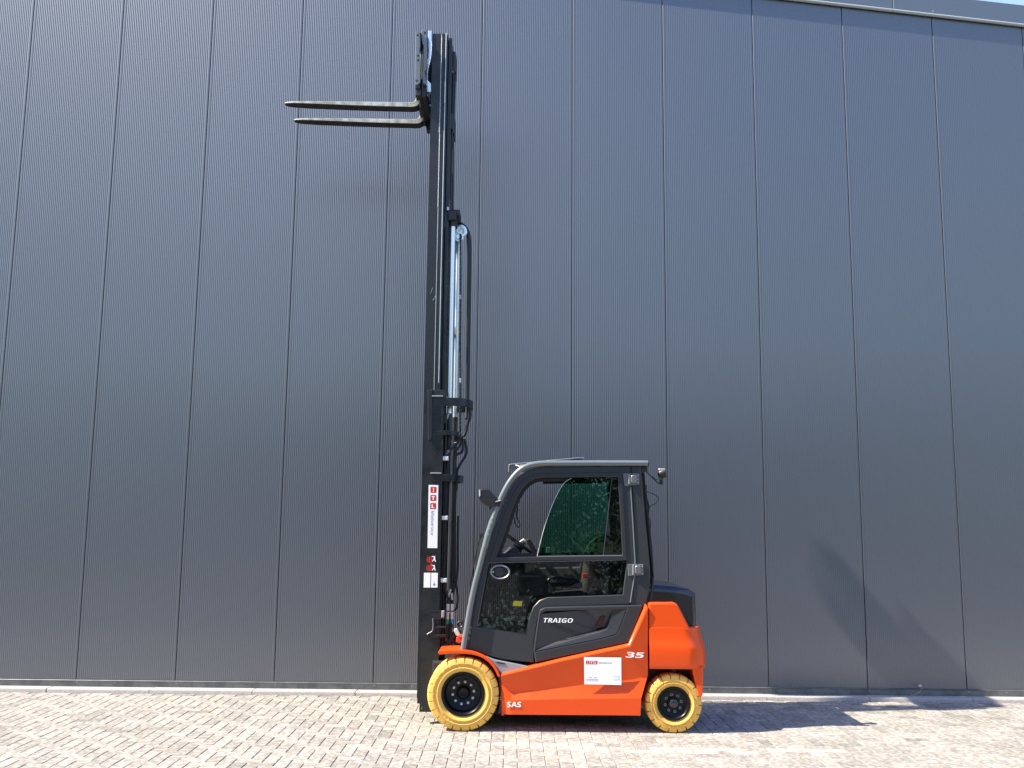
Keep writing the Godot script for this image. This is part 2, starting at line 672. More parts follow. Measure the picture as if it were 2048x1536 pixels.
func kerb() -> void:
	var o := group(self, "kerb")
	tag(o, "low pale concrete edging along the foot of the warehouse wall", "", "", "structure")
	var s := Shape.new()
	# a stone one metre long: its section runs in (z, y)
	var sec := P2([0.002, -0.1, 0.152, -0.1, 0.152, 0.026, 0.149, 0.034, 0.142, 0.039, 0.002, 0.034])
	s.plate(sec, [], -0.4975, 0.4975, chamfer(0.003), true)
	var turned := Shape.new()
	turned.add(s, Transform3D(Basis(Vector3(0, 0, 1), Vector3(0, 1, 0), Vector3(-1, 0, 0)), Vector3.ZERO))
	var m := turned.mesh()
	for i in range(-6, 13):
		put(o, "kerb_stone", m, M.kerb_concrete, Vector3(i + 0.01, rng.randf_range(-0.002, 0.002), rng.randf_range(-0.002, 0.002)))


func roof_y(x: float) -> float:
	return 7.346 - 0.11 * (x - 2.981)


func warehouse() -> void:
	var o := group(self, "warehouse")
	tag(o, "dark grey warehouse clad in upright ribbed metal panels under a sloping verge", "warehouse")
	var pitch := 0.9778
	var prof := PackedVector2Array()
	var w := pitch - 0.0055
	var left := P2([0.0, -0.05, 0.0, -0.006, 0.0012, -0.0022, 0.004, -0.0004, 0.008, 0.0])
	for p in left:
		prof.push_back(p)
	var ribs := 48
	var a := 0.022
	var b := w - 0.022
	for i in ribs * 8 + 1:
		var x := a + (b - a) * i / (ribs * 8.0)
		prof.push_back(Vector2(x, -0.0009 + 0.0009 * cos(TAU * i / 8.0)))
	for i in range(left.size() - 1, -1, -1):
		prof.push_back(Vector2(w - left[i].x, left[i].y))
	var pn := PackedVector2Array()
	for i in prof.size():
		var d := prof[mini(i + 1, prof.size() - 1)] - prof[maxi(i - 1, 0)]
		pn.push_back(Vector2(-d.y, d.x).normalized())
	for k in range(-5, 10):
		var x0 := -1.340 + 0.00275 + pitch * k
		var s := Shape.new()
		for i in prof.size() - 1:
			var xa := x0 + prof[i].x
			var xb := x0 + prof[i + 1].x
			var na := Vector3(pn[i].x, 0, pn[i].y)
			var nb := Vector3(pn[i + 1].x, 0, pn[i + 1].y)
			s.quad(Vector3(prof[i].x, 0.101, prof[i].y), Vector3(prof[i + 1].x, 0.101, prof[i + 1].y), Vector3(prof[i + 1].x, roof_y(xb) + 0.1, prof[i + 1].y), Vector3(prof[i].x, roof_y(xa) + 0.1, prof[i].y), na, nb, nb, na)
		put(o, "wall_panel", s, M.ribbed_steel, Vector3(x0, 0, 0))
	var xl := -1.340 - pitch * 5
	var xr := -1.340 + pitch * 10
	# what stands behind the cladding
	var top := PackedVector2Array([Vector2(xl, -0.02), Vector2(xr, -0.02), Vector2(xr, roof_y(xr) + 0.12), Vector2(xl, roof_y(xl) + 0.12)])
	plate(o, "wall_core", top, -0.25, -0.045, M.black_plastic)
	for e in 2:
		var x := xl if e == 0 else xr
		block(o, "side_wall", Vector3(x - 0.08, -0.02, -16), Vector3(x + 0.08, roof_y(x) - 0.02, -0.26), M.ribbed_steel, 0.0)
	plate(o, "back_wall", top, -16.3, -16.05, M.ribbed_steel)
	var slab := PackedVector2Array([Vector2(xl - 0.1, roof_y(xl - 0.1) + 0.14), Vector2(xr + 0.1, roof_y(xr + 0.1) + 0.14), Vector2(xr + 0.1, roof_y(xr + 0.1) + 0.24), Vector2(xl - 0.1, roof_y(xl - 0.1) + 0.24)])
	plate(o, "roof", slab, -16.4, 0.0, M.trim_steel)
	# flashing along the foot
	var sec := P2([-0.03, 0.0, 0.006, 0.0, 0.006, 0.088, 0.014, 0.0925, 0.016, 0.0955, 0.013, 0.0985, -0.03, 0.0985])
	var x := xl
	while x < xr:
		var x2 := minf(x + 2.92, xr)
		var s := Shape.new()
		s.plate(sec, [], x - (x + x2) / 2 + 0.001, x2 - (x + x2) / 2 - 0.001, [], false)
		var t := Shape.new()
		t.add(s, Transform3D(Basis(Vector3(0, 0, 1), Vector3(0, 1, 0), Vector3(-1, 0, 0)), Vector3.ZERO))
		put(o, "base_flashing", t, M.flashing_steel, Vector3((x + x2) / 2, 0, 0))
		x = x2
	var dome := Shape.new()
	dome.lathe(P2([0.0065, 0.0, 0.0065, 0.002, 0.004, 0.0045, 0.0, 0.005]), Vector3.ZERO, 10)
	var dm := dome.mesh()
	for k in range(-5, 11):
		put(o, "screw", dm, M.screw_steel, Vector3(-1.325 + pitch * k, 0.076, 0.006))
		if k % 3 == 0:
			put(o, "screw", dm, M.screw_steel, Vector3(-1.325 + pitch * (k + 0.38), 0.075, 0.006))
	# the verge: a flat trim board with a rounded bright lip at its foot, in lengths
	for i in 4:
		var xa := xl + (xr - xl) / 4 * i + 0.001
		var xb := xl + (xr - xl) / 4 * (i + 1) - 0.001
		if i == 2:
			xb = 4.10
		if i == 3:
			xa = 4.104
		var face := PackedVector2Array([Vector2(xa, roof_y(xa) + 0.036), Vector2(xb, roof_y(xb) + 0.036), Vector2(xb, roof_y(xb) + 0.252), Vector2(xa, roof_y(xa) + 0.252)])
		plate(o, "verge_trim", face, -0.2, 0.028, M.trim_steel, 0.004)
		var s := Shape.new()
		s.tube(PackedVector3Array([Vector3(xa, roof_y(xa) + 0.018, 0.022), Vector3(xb, roof_y(xb) + 0.018, 0.022)]), 0.0185, 12)
		put(o, "verge_lip", s, M.lip_steel)
		for j in 3:
			var xs := lerpf(xa, xb, (j + 0.3) / 3.0)
			put(o, "screw", dm, M.screw_steel, Vector3(xs, roof_y(xs) + 0.06, 0.028))


func trees() -> void:
	var leaf := Shape.new()
	var r := RandomNumberGenerator.new()
	r.seed = 5
	for i in 13000:
		# leaves gather in clumps through a rounded, uneven crown
		var dir := Vector3(r.randfn(), r.randfn(), r.randfn()).normalized()
		var wob := 1.0 + 0.22 * sin(dir.x * 5.0 + dir.y * 3.0) + 0.15 * sin(dir.z * 7.0 - dir.y * 4.0)
		var rad := pow(r.randf(), 0.42) * wob
		var p := Vector3(dir.x * 2.1, dir.y * 2.9, dir.z * 2.1) * rad + Vector3(0, 3.3, 0)
		if p.y < 0.05:
			continue
		var a := Vector3(r.randfn(), r.randfn(), r.randfn()).normalized()
		var b := a.cross(Vector3(r.randfn(), r.randfn(), r.randfn())).normalized()
		var size := r.randf_range(0.045, 0.105)
		var k := r.randf_range(0.7, 1.25)
		leaf.tint = Color(0.055 * k, 0.10 * k, 0.024 * k)
		var nn := a.cross(b)
		leaf.quad(p - a * size, p + b * size * 0.55, p + a * size, p - b * size * 0.55, nn, nn, nn, nn)
	var crown := leaf.mesh(true)
	var wood := Shape.new()
	wood.tube(curve(P3([0, -0.1, 0, 0.05, 1.2, 0.02, -0.04, 2.6, 0.0, 0.02, 4.6, 0.05])), 0.17, 9, 0.05)
	for i in 6:
		var w := i * 2.1
		wood.tube(curve(P3([0, 1.8 + i * 0.35, 0, cos(w) * 0.7, 2.6 + i * 0.4, sin(w) * 0.7, cos(w) * 1.4, 3.5 + i * 0.4, sin(w) * 1.4])), 0.06, 6, 0.02)
	var trunk := wood.mesh()
	for i in 16:
		var t := group(self, "tree", Vector3(-19.5 + i * 2.6 + r.randf_range(-0.5, 0.5), -0.09, 19.5 + r.randf_range(-1.2, 1.8)))
		t.rotation.y = r.randf() * TAU
		t.scale = Vector3.ONE * r.randf_range(0.85, 1.05)
		put(t, "crown", crown, M.leaf)
		put(t, "trunk", trunk, M.bark)
		tag(t, "leafy green tree in the row that faces the warehouse across the yard", "tree", "trees facing the warehouse across the yard")


func weed() -> void:
	var o := group(self, "weed", Vector3(4.0, 0.03, 0.03))
	tag(o, "dry pale weed with one white head growing between wall and kerb", "weed")
	pipe(o, "stem", curve(P3([-0.05, 0.0, 0.0, -0.015, 0.018, 0.012, 0.035, 0.045, 0.02, 0.055, 0.075, 0.02, 0.045, 0.10, 0.022])), 0.0028, M.weed_stem, 6)
	var s := Shape.new()
	for i in 14:
		var d := Vector3(cos(i * 2.4), 0.35 + 0.5 * sin(i * 1.3), sin(i * 2.4)).normalized()
		s.tube(PackedVector3Array([Vector3(0.045, 0.10, 0.022), Vector3(0.043, 0.104, 0.022) + d * 0.017]), 0.003, 5, 0.0045)
	put(o, "flower_head", s, M.weed_flower)
	s = Shape.new()
	for i in 3:
		var d := Vector3(cos(i * 2.1), 0.5, sin(i * 2.1))
		s.tube(PackedVector3Array([Vector3(-0.03, 0.01, 0.005), Vector3(-0.03, 0.01, 0.005) + d * 0.02, Vector3(-0.03, 0.005, 0.005) + d * 0.04]), 0.0025, 5, 0.001)
	put(o, "leaf", s, M.weed_stem)


# ---------------------------------------------------------------- the forklift; its own axes: x forward is negative, near side is positive z
func wheel(o: Node3D, at: Vector3, R: float, W: float, rim: float, plate_r: float, blocks: int, bolts: int, circle: float, front: bool) -> void:
	var w := group(o, "wheel", at)
	var s := Shape.new()
	var k := R - 0.011
	s.lathe(P2([rim, -W, R * 0.8, -W, k - 0.02, -W + 0.008, k, -W + 0.03, k, -0.040, k - 0.006, -0.022, k - 0.022, -0.008, R * 0.85, -0.001, R * 0.815, 0.0, R * 0.80, -0.006, R * 0.735, -0.006, R * 0.72, 0.001, R * 0.695, 0.001, R * 0.665, -0.008, rim, -0.016, rim, -0.03]), Vector3.ZERO, 96, 0.55)
	put(w, "tyre", s, M.tyre_rubber)
	# tread blocks round the shoulder
	var gap := 0.14
	var b := Shape.new()
	var sec := P2([k - 0.034, -W + 0.002, R - 0.010, -W + 0.004, R, -W + 0.024, R, -0.026, R - 0.007, -0.0125, R - 0.016, -0.006, k - 0.036, 0.0015])
	var n := 5
	var span := TAU / blocks * (1.0 - gap)
	for j in n:
		var u := Vector2.from_angle(-span / 2 + span * j / n)
		var v := Vector2.from_angle(-span / 2 + span * (j + 1) / n)
		for i in sec.size() - 1:
			var p := sec[i]
			var q := sec[i + 1]
			var d := (q - p).normalized()
			var e := Vector2(-d.y, d.x)
			if e.dot(p - Vector2(R - 0.05, -W / 2)) < 0.0:
				e = -e
			var na := Vector3(u.x * e.x, u.y * e.x, e.y)
			var nb := Vector3(v.x * e.x, v.y * e.x, e.y)
			b.quad(Vector3(u.x * p.x, u.y * p.x, p.y), Vector3(v.x * p.x, v.y * p.x, p.y), Vector3(v.x * q.x, v.y * q.x, q.y), Vector3(u.x * q.x, u.y * q.x, q.y), na, nb, nb, na)
	for e in 2:
		var u := Vector2.from_angle(-span / 2 if e == 0 else span / 2)
		var out := Vector3(-u.y, u.x, 0) * (-1.0 if e == 0 else 1.0)
		for i in range(1, sec.size() - 1):
			var t := []
			for q in [sec[0], sec[i], sec[i + 1]]:
				t.push_back(Vector3(u.x * q.x, u.y * q.x, q.y))
			b.tri(t[0], t[1], t[2], out, out, out)
	var bm := b.mesh()
	for i in blocks:
		put(w, "tread_block", bm, M.tyre_rubber).rotation.z = TAU * (i + 0.35) / blocks
	s = Shape.new()
	var d := -0.085 if front else -0.05
	s.lathe(P2([rim - 0.004, -W + 0.01, rim + 0.001, -0.03, rim + 0.001, -0.018, rim - 0.004, -0.009, rim - 0.012, -0.007, rim - 0.020, -0.011, rim - 0.024, -0.022, rim - 0.030, -0.028, plate_r + 0.006, -0.034, plate_r, d + 0.006, plate_r - 0.006, d, circle * 0.55, d, circle * 0.52, d - 0.004, 0.0, d - 0.004]), Vector3.ZERO, 72, 0.5)
	put(w, "rim", s, M.rim_black)
	s = Shape.new()
	if front:
		s.lathe(P2([0.043, d - 0.005, 0.043, d + 0.010, 0.040, d + 0.014, 0.034, d + 0.014, 0.030, d + 0.011, 0.0, d + 0.011]), Vector3.ZERO, 36, 0.5)
		put(w, "hub_cap", s, M.rim_black)
	else:
		s.lathe(P2([0.046, d - 0.005, 0.046, d + 0.022, 0.043, d + 0.026, 0.039, d + 0.024, 0.038, d + 0.030, 0.030, d + 0.037, 0.016, d + 0.041, 0.0, d + 0.042]), Vector3.ZERO, 36, 0.3)
		put(w, "hub_cap", s, M.black_gloss)
	var nut := Shape.new()
	if front:
		nut.lathe(P2([0.0118, -0.002, 0.0118, 0.006, 0.009, 0.008, 0.0085, 0.016, 0.006, 0.018, 0.005, 0.014, 0.0, 0.014]), Vector3.ZERO, 14, 0.5)
	else:
		nut.lathe(P2([0.0125, -0.002, 0.0125, 0.006, 0.011, 0.010, 0.007, 0.011, 0.006, 0.004]), Vector3.ZERO, 16, 0.5)
	var nm := nut.mesh()
	for i in bolts:
		var u := Vector2.from_angle(TAU * (i + 0.25) / bolts)
		put(w, "wheel_nut", nm, M.bright_zinc if front else M.steel_grey, Vector3(u.x * circle, u.y * circle, d))
	if front:
		# raised words round the side wall
		var word := "SUPERELASTIC"
		for half in 2:
			for i in word.length():
				var a := (2.45 - i * 0.155) if half == 0 else (2.45 + PI - i * 0.155)
				var f := SystemFont.new()
				f.font_names = ["Droid Sans"]
				f.font_weight = 700
				var t := TextMesh.new()
				t.font = f
				t.text = word[i]
				t.font_size = 32
				t.pixel_size = 0.00055
				t.depth = 0.004
				put(w, "raised_letter", t, M.tyre_rubber, Vector3(cos(a) * R * 0.768, sin(a) * R * 0.768, -0.0055)).rotation.z = a - PI / 2


func forklift() -> void:
	var o := group(self, "forklift", Vector3(0.35, 0, 1.14))
	tag(o, "orange and dark grey electric forklift with its mast fully raised", "forklift")
	var R1 := 0.2925
	var R2 := 0.2315
	for side in 2:
		var a := Vector3(-0.723, R1, 0.56)
		var b := Vector3(1.004, R2, 0.535)
		if side == 1:
			a.z = -0.56 + 0.25
			b.z = -0.535 + 0.19
		wheel(o, a, R1, 0.25, 0.178, 0.143, 24, 10, 0.0895, true)
		wheel(o, b, R2, 0.19, 0.137, 0.112, 18, 8, 0.068, false)
	body(o)
	counterweight(o)
	cab(o)
	interior(o)
	mast(o)
	carriage(o)
	decals(o)


func body(o: Node3D) -> void:
	# the near flank: a bright bevelled top edge, a leaning middle band and an upright sill
	var up := P3([-0.418, 0.456, 0.526, -0.332, 0.478, 0.526, -0.176, 0.518, 0.526, 0.07, 0.58, 0.526, 0.268, 0.625, 0.526, 0.577, 0.694, 0.526, 0.635, 0.708, 0.526, 0.723, 0.902, 0.526, 0.78, 1.028, 0.526])
	var lo := P3([-0.418, 0.44, 0.552, -0.332, 0.46, 0.552, -0.177, 0.497, 0.552, 0.069, 0.559, 0.552, 0.266, 0.603, 0.552, 0.574, 0.669, 0.552, 0.648, 0.686, 0.552, 0.736, 0.868, 0.552, 0.794, 0.994, 0.552])
	var l1 := P3([-0.409, 0.383, 0.537, -0.327, 0.316, 0.522, -0.175, 0.334, 0.522, 0.071, 0.363, 0.522, 0.268, 0.386, 0.522, 0.576, 0.419, 0.522, 0.65, 0.428, 0.522, 0.741, 0.446, 0.522, 0.793, 0.459, 0.522])
	var l1b := P3([-0.409, 0.371, 0.536, -0.327, 0.302, 0.521, -0.175, 0.321, 0.521, 0.071, 0.35, 0.521, 0.268, 0.372, 0.521, 0.576, 0.407, 0.521, 0.65, 0.415, 0.521, 0.741, 0.434, 0.521, 0.79, 0.447, 0.521])
	var l2 := P3([-0.408, 0.256, 0.534, -0.326, 0.249, 0.556, -0.175, 0.255, 0.556, 0.07, 0.263, 0.556, 0.266, 0.268, 0.556, 0.572, 0.273, 0.556, 0.645, 0.275, 0.556, 0.702, 0.276, 0.556, 0.733, 0.278, 0.556])
	var bt := P3([-0.404, 0.135, 0.53, -0.324, 0.138, 0.552, -0.174, 0.138, 0.552, 0.071, 0.139, 0.552, 0.266, 0.14, 0.552, 0.572, 0.141, 0.552, 0.645, 0.141, 0.552, 0.682, 0.141, 0.552, 0.726, 0.141, 0.552])
	var bk := P3([-0.406, 0.09, 0.3, -0.324, 0.089, 0.3, -0.168, 0.09, 0.3, 0.084, 0.091, 0.3, 0.285, 0.092, 0.3, 0.6, 0.093, 0.3, 0.676, 0.093, 0.3, 0.713, 0.093, 0.3, 0.76, 0.093, 0.3])
	var tb := PackedVector3Array()
	for p in up:
		tb.push_back(Vector3(p.x, p.y, 0.30))
	var s := Shape.new()
	s.skin([tb, up], Vector3(-0.2, 1, 0))
	var arc := []
	for k in 6:
		var w := PI / 2 * k / 5.0
		var line := PackedVector3Array()
		for i in up.size():
			line.push_back(Vector3(lerpf(up[i].x, lo[i].x, 1.0 - cos(w)), lerpf(up[i].y, lo[i].y, 1.0 - cos(w)), lerpf(up[i].z, lo[i].z, sin(w))))
		arc.push_back(line)
	s.skin(arc, Vector3(-0.1, 0.5, 1), true, 0.6)
	s.skin([lo, l1, l1b, l2, bt], Vector3(0, 0, 1), true, 0.995)
	s.skin([bt, bk], Vector3(0, -1, 0))
	var e := up.size() - 1
	for i in [0, e]:
		var col := [up[i], lo[i], l1[i], l1b[i], l2[i], bt[i]]
		for j in 5:
			s.flat(col[j], col[j + 1], Vector3(col[j + 1].x, col[j + 1].y, 0.3), Vector3(col[j].x, col[j].y, 0.3), Vector3(-1 if i == 0 else 1, 0, 0))
	put(o, "side_panel", s, M.orange_paint)
	# far flank and the mass between them
	var flank := P2([-0.418, 0.46, 0.069, 0.583, 0.632, 0.711, 0.777, 1.03, 0.789, 0.463, 0.734, 0.277, 0.727, 0.141, -0.404, 0.139])
	plate(o, "side_panel", flank, -0.55, -0.30, M.orange_paint, 0.0)
	plate(o, "chassis", P2([-0.489, 0.491, -0.172, 0.511, 0.082, 0.571, 0.633, 0.696, 0.797, 1.022, 0.848, 1.031, 0.843, 0.443, 0.773, 0.218, 0.747, 0.137, -0.404, 0.125]), -0.302, 0.302, M.black_plastic, 0.0)
	block(o, "axle_beam", Vector3(-1.0, 0.12, -0.3), Vector3(-0.42, 0.52, 0.3), M.black_plastic, 0.02)
	block(o, "tow_tab", Vector3(-0.406, 0.125, 0.44), Vector3(-0.386, 0.16, 0.535), M.orange_matt, 0.003)
	# arched front fenders
	for side in 2:
		var arch := P2([-0.932, 0.623, -0.922, 0.638, -0.849, 0.644, -0.774, 0.644, -0.708, 0.643, -0.656, 0.636, -0.604, 0.621, -0.551, 0.598, -0.504, 0.567, -0.466, 0.529, -0.437, 0.484, -0.418, 0.438, -0.439, 0.434, -0.458, 0.476, -0.485, 0.515, -0.518, 0.549, -0.561, 0.58, -0.603, 0.597, -0.655, 0.609, -0.717, 0.614, -0.792, 0.615, -0.867, 0.612, -0.922, 0.606])
		var z0 := 0.22 if side == 0 else -0.556
		plate(o, "fender", arch, z0, z0 + 0.336, M.orange_paint, 0.004, [], true)
	# the strip behind the tyre and its rivets
	plate(o, "wheel_guard", P2([-0.418, 0.438, -0.439, 0.434, -0.426, 0.365, -0.419, 0.293, -0.42, 0.221, -0.428, 0.166, -0.435, 0.139, -0.407, 0.136, -0.409, 0.32]), 0.28, 0.515, M.dark_red, 0.0)
	for y in [1070.0, 1118.0]:
		var rv := Shape.new()
		rv.lathe(P2([0.004, 0.0, 0.004, 0.002, 0.0, 0.003]), Vector3.ZERO, 8)
		put(o, "rivet", rv, M.bright_zinc, Vector3(-0.418, 0.62 - y * 0.00033, 0.515))
	# grey step with a toothed tread
	plate(o, "step", P2([-0.575, 0.604, -0.471, 0.564, -0.188, 0.511, -0.418, 0.453, -0.442, 0.493, -0.475, 0.538, -0.518, 0.577]), 0.40, 0.512, M.step_grey, 0.003)
	for i in 4:
		var t := P2([-0.46, 0.542, -0.424, 0.537, -0.428, 0.548, -0.438, 0.543, -0.443, 0.549, -0.453, 0.545])
		var sh := Vector2(0.0147 * i, -0.0028 * i) 
		for q in t.size():
			t[q] += sh
		plate(o, "step_tooth", t, 0.44, 0.517, M.black_plastic)
	plate(o, "step_riser", P2([-0.568, 0.597, -0.492, 0.568, -0.415, 0.55, -0.181, 0.506, -0.181, 0.495, -0.472, 0.55, -0.559, 0.583]), 0.30, 0.50, M.black_plastic)  # black strip stands in for the shadow gap along the step
	# a pocket of lines and the tilt cylinder head between mast and cab
	var ring := Shape.new()
	ring.lathe(P2([0.030, -0.03, 0.030, 0.02, 0.024, 0.026, 0.016, 0.022, 0.012, 0.0]), Vector3.ZERO, 24)
	put(o, "tilt_pin", ring, M.black_plastic, Vector3(-0.768, 0.826, 0.30))
	var lever := round_rect(Vector2.ZERO, 0.034, 0.066, 0.016)
	plate(o, "tilt_clevis", lever, 0.0, 0.03, M.bright_zinc, 0.004).position = Vector3(-0.793, 0.762, 0.31)
	get_last(o).rotation.z = 0.55
	block(o, "tilt_bracket", Vector3(-0.797, 0.679, 0.24), Vector3(-0.752, 0.718, 0.33), M.orange_matt, 0.004)
	pipe(o, "tilt_cylinder", P3([-0.98, 0.52, 0.2, -0.782, 0.768, 0.2]), 0.03, M.black_plastic, 14)
	block(o, "dash_floor", Vector3(-0.726, 0.58, -0.4), Vector3(-0.173, 0.64, 0.4), M.black_plastic)


func get_last(o: Node) -> Node3D:
	return o.get_child(o.get_child_count() - 1)


func counterweight(o: Node3D) -> void:
	# stacked outlines from the arch up: rear edge, half width and how far the sides lean in
	var front: float = 0.803
	var rows := []
	var ys := [0.511, 0.535, 0.616, 0.664, 0.688, 0.72, 0.761, 0.809, 0.837, 0.84, 0.843]
	var xs := [1.287, 1.292, 1.291, 1.29, 1.286, 1.276, 1.264, 1.252, 1.246, 1.245, 1.234]
	var ws := [0.550, 0.556, 0.559, 0.558, 0.556, 0.549, 0.543, 0.541, 0.5405, 0.540, 0.535]
	for j in ys.size():
		var line := PackedVector3Array()
		var r := 0.17
		line.push_back(Vector3(front, ys[j], ws[j]))
		line.push_back(Vector3(front + 0.10, ys[j], ws[j]))
		line.push_back(Vector3(front + 0.20, ys[j], ws[j] - 0.001))
		for i in 9:
			var w := PI / 2 - PI / 2 * i / 8.0
			line.push_back(Vector3(xs[j] - r + cos(w) * r, ys[j], ws[j] - r + sin(w) * r))
		for i in 9:
			var w := -PI / 2 * i / 8.0
			line.push_back(Vector3(xs[j] - r + cos(w) * r, ys[j], -ws[j] + r + sin(w) * r))
		line.push_back(Vector3(front, ys[j], -ws[j]))
		rows.push_back(line)
	var s := Shape.new()
	for side in 1:
		var fn := []
		for j in rows.size() - 1:
			for i in rows[j].size() - 1:
				pass
	smooth_wrap(s, rows)
	var last: PackedVector3Array = rows[rows.size() - 1]
	for i in last.size() - 1:
		s.tri(Vector3(front, last[0].y, 0), last[i], last[i + 1], Vector3.UP, Vector3.UP, Vector3.UP)
	var low: PackedVector3Array = rows[0]
	for i in low.size() - 1:
		s.tri(Vector3(front + 0.1, low[0].y, 0), low[i], low[i + 1], Vector3.DOWN, Vector3.DOWN, Vector3.DOWN)
	put(o, "counterweight", s, M.orange_paint)
	# its wings rise on both sides of the hood
	for side in 2:
		var wing := P2([0.802, 0.831, 0.804, 1.032, 0.819, 1.04, 1.011, 1.044, 1.034, 1.035, 1.056, 1.007, 1.099, 0.924, 1.143, 0.835, 1.153, 0.811, 0.802, 0.807])
		var w := Shape.new()
		var z0 := 0.36 if side == 0 else -0.539
		w.plate(wing, [], z0, z0 + 0.179, rounded(0.016, 4), true)
		put(o, "counterweight_wing", w, M.orange_paint)
	# rear bumper leg behind the wheel
	var leg := P2([1.158, 0.514, 1.248, 0.531, 1.24, 0.306, 1.225, 0.284, 1.208, 0.284, 1.189, 0.362])
	for side in 2:
		var z0 := 0.18 if side == 0 else -0.53
		plate(o, "bumper", leg, z0, z0 + 0.35, M.orange_paint, 0.008, [], true)
	plate(o, "wheel_arch", P2([0.839, 0.472, 1.232, 0.497, 1.229, 0.305, 1.194, 0.223, 0.773, 0.218]), -0.30, 0.30, M.dark_red)
	block(o, "steer_axle", Vector3(0.975, 0.16, -0.42), Vector3(1.114, 0.30, 0.40), M.black_plastic, 0.02)
	block(o, "steer_yoke", Vector3(0.995, 0.34, 0.36), Vector3(1.049, 0.52, 0.44), M.black_plastic, 0.01)
	# glossy battery hood
	var hood := P2([0.718, 0.792, 0.721, 1.176, 0.892, 1.178, 1.041, 1.167, 1.157, 1.147, 1.216, 1.114, 1.223, 0.881, 1.211, 0.797])
	var h := Shape.new()
	h.plate(hood, [], -0.44, 0.44, rounded(0.055, 7), true)
	put(o, "battery_hood", h, M.black_gloss)
	pipe(o, "hood_handle", P3([1.204, 1.003, 0.3, 1.207, 0.987, 0.3, 1.216, 0.913, 0.3]), 0.0045, M.bright_zinc, 8)
	block(o, "hood_handle_cap", Vector3(1.195, 0.987, 0.29), Vector3(1.214, 1.013, 0.31), M.bright_zinc, 0.003)
	block(o, "tow_hook", Vector3(1.334, 0.609, -0.05), Vector3(1.346, 0.64, 0.05), M.black_plastic)


# a wrapped surface of stacked rows with smooth shading; normals point away from the axis
func smooth_wrap(s: Shape, rows: Array) -> void:
	var nr := rows.size()
	var nc: int = rows[0].size()
	var nn := []
	for j in nr:
		var line := []
		for i in nc:
			var du: Vector3 = rows[j][mini(i + 1, nc - 1)] - rows[j][maxi(i - 1, 0)]
			var dv: Vector3 = rows[mini(j + 1, nr - 1)][i] - rows[maxi(j - 1, 0)][i]
			var g := du.cross(dv).normalized()
			var outward := Vector3(rows[j][i].x - rows[j][0].x - 0.05, 0, rows[j][i].z * 0.6)
			line.push_back(g if g.dot(outward) >= 0.0 else -g)
		nn.push_back(line)
	for j in nr - 1:
		for i in nc - 1:
			s.quad(rows[j][i], rows[j][i + 1], rows[j + 1][i + 1], rows[j + 1][i], nn[j][i], nn[j][i + 1], nn[j + 1][i + 1], nn[j + 1][i])


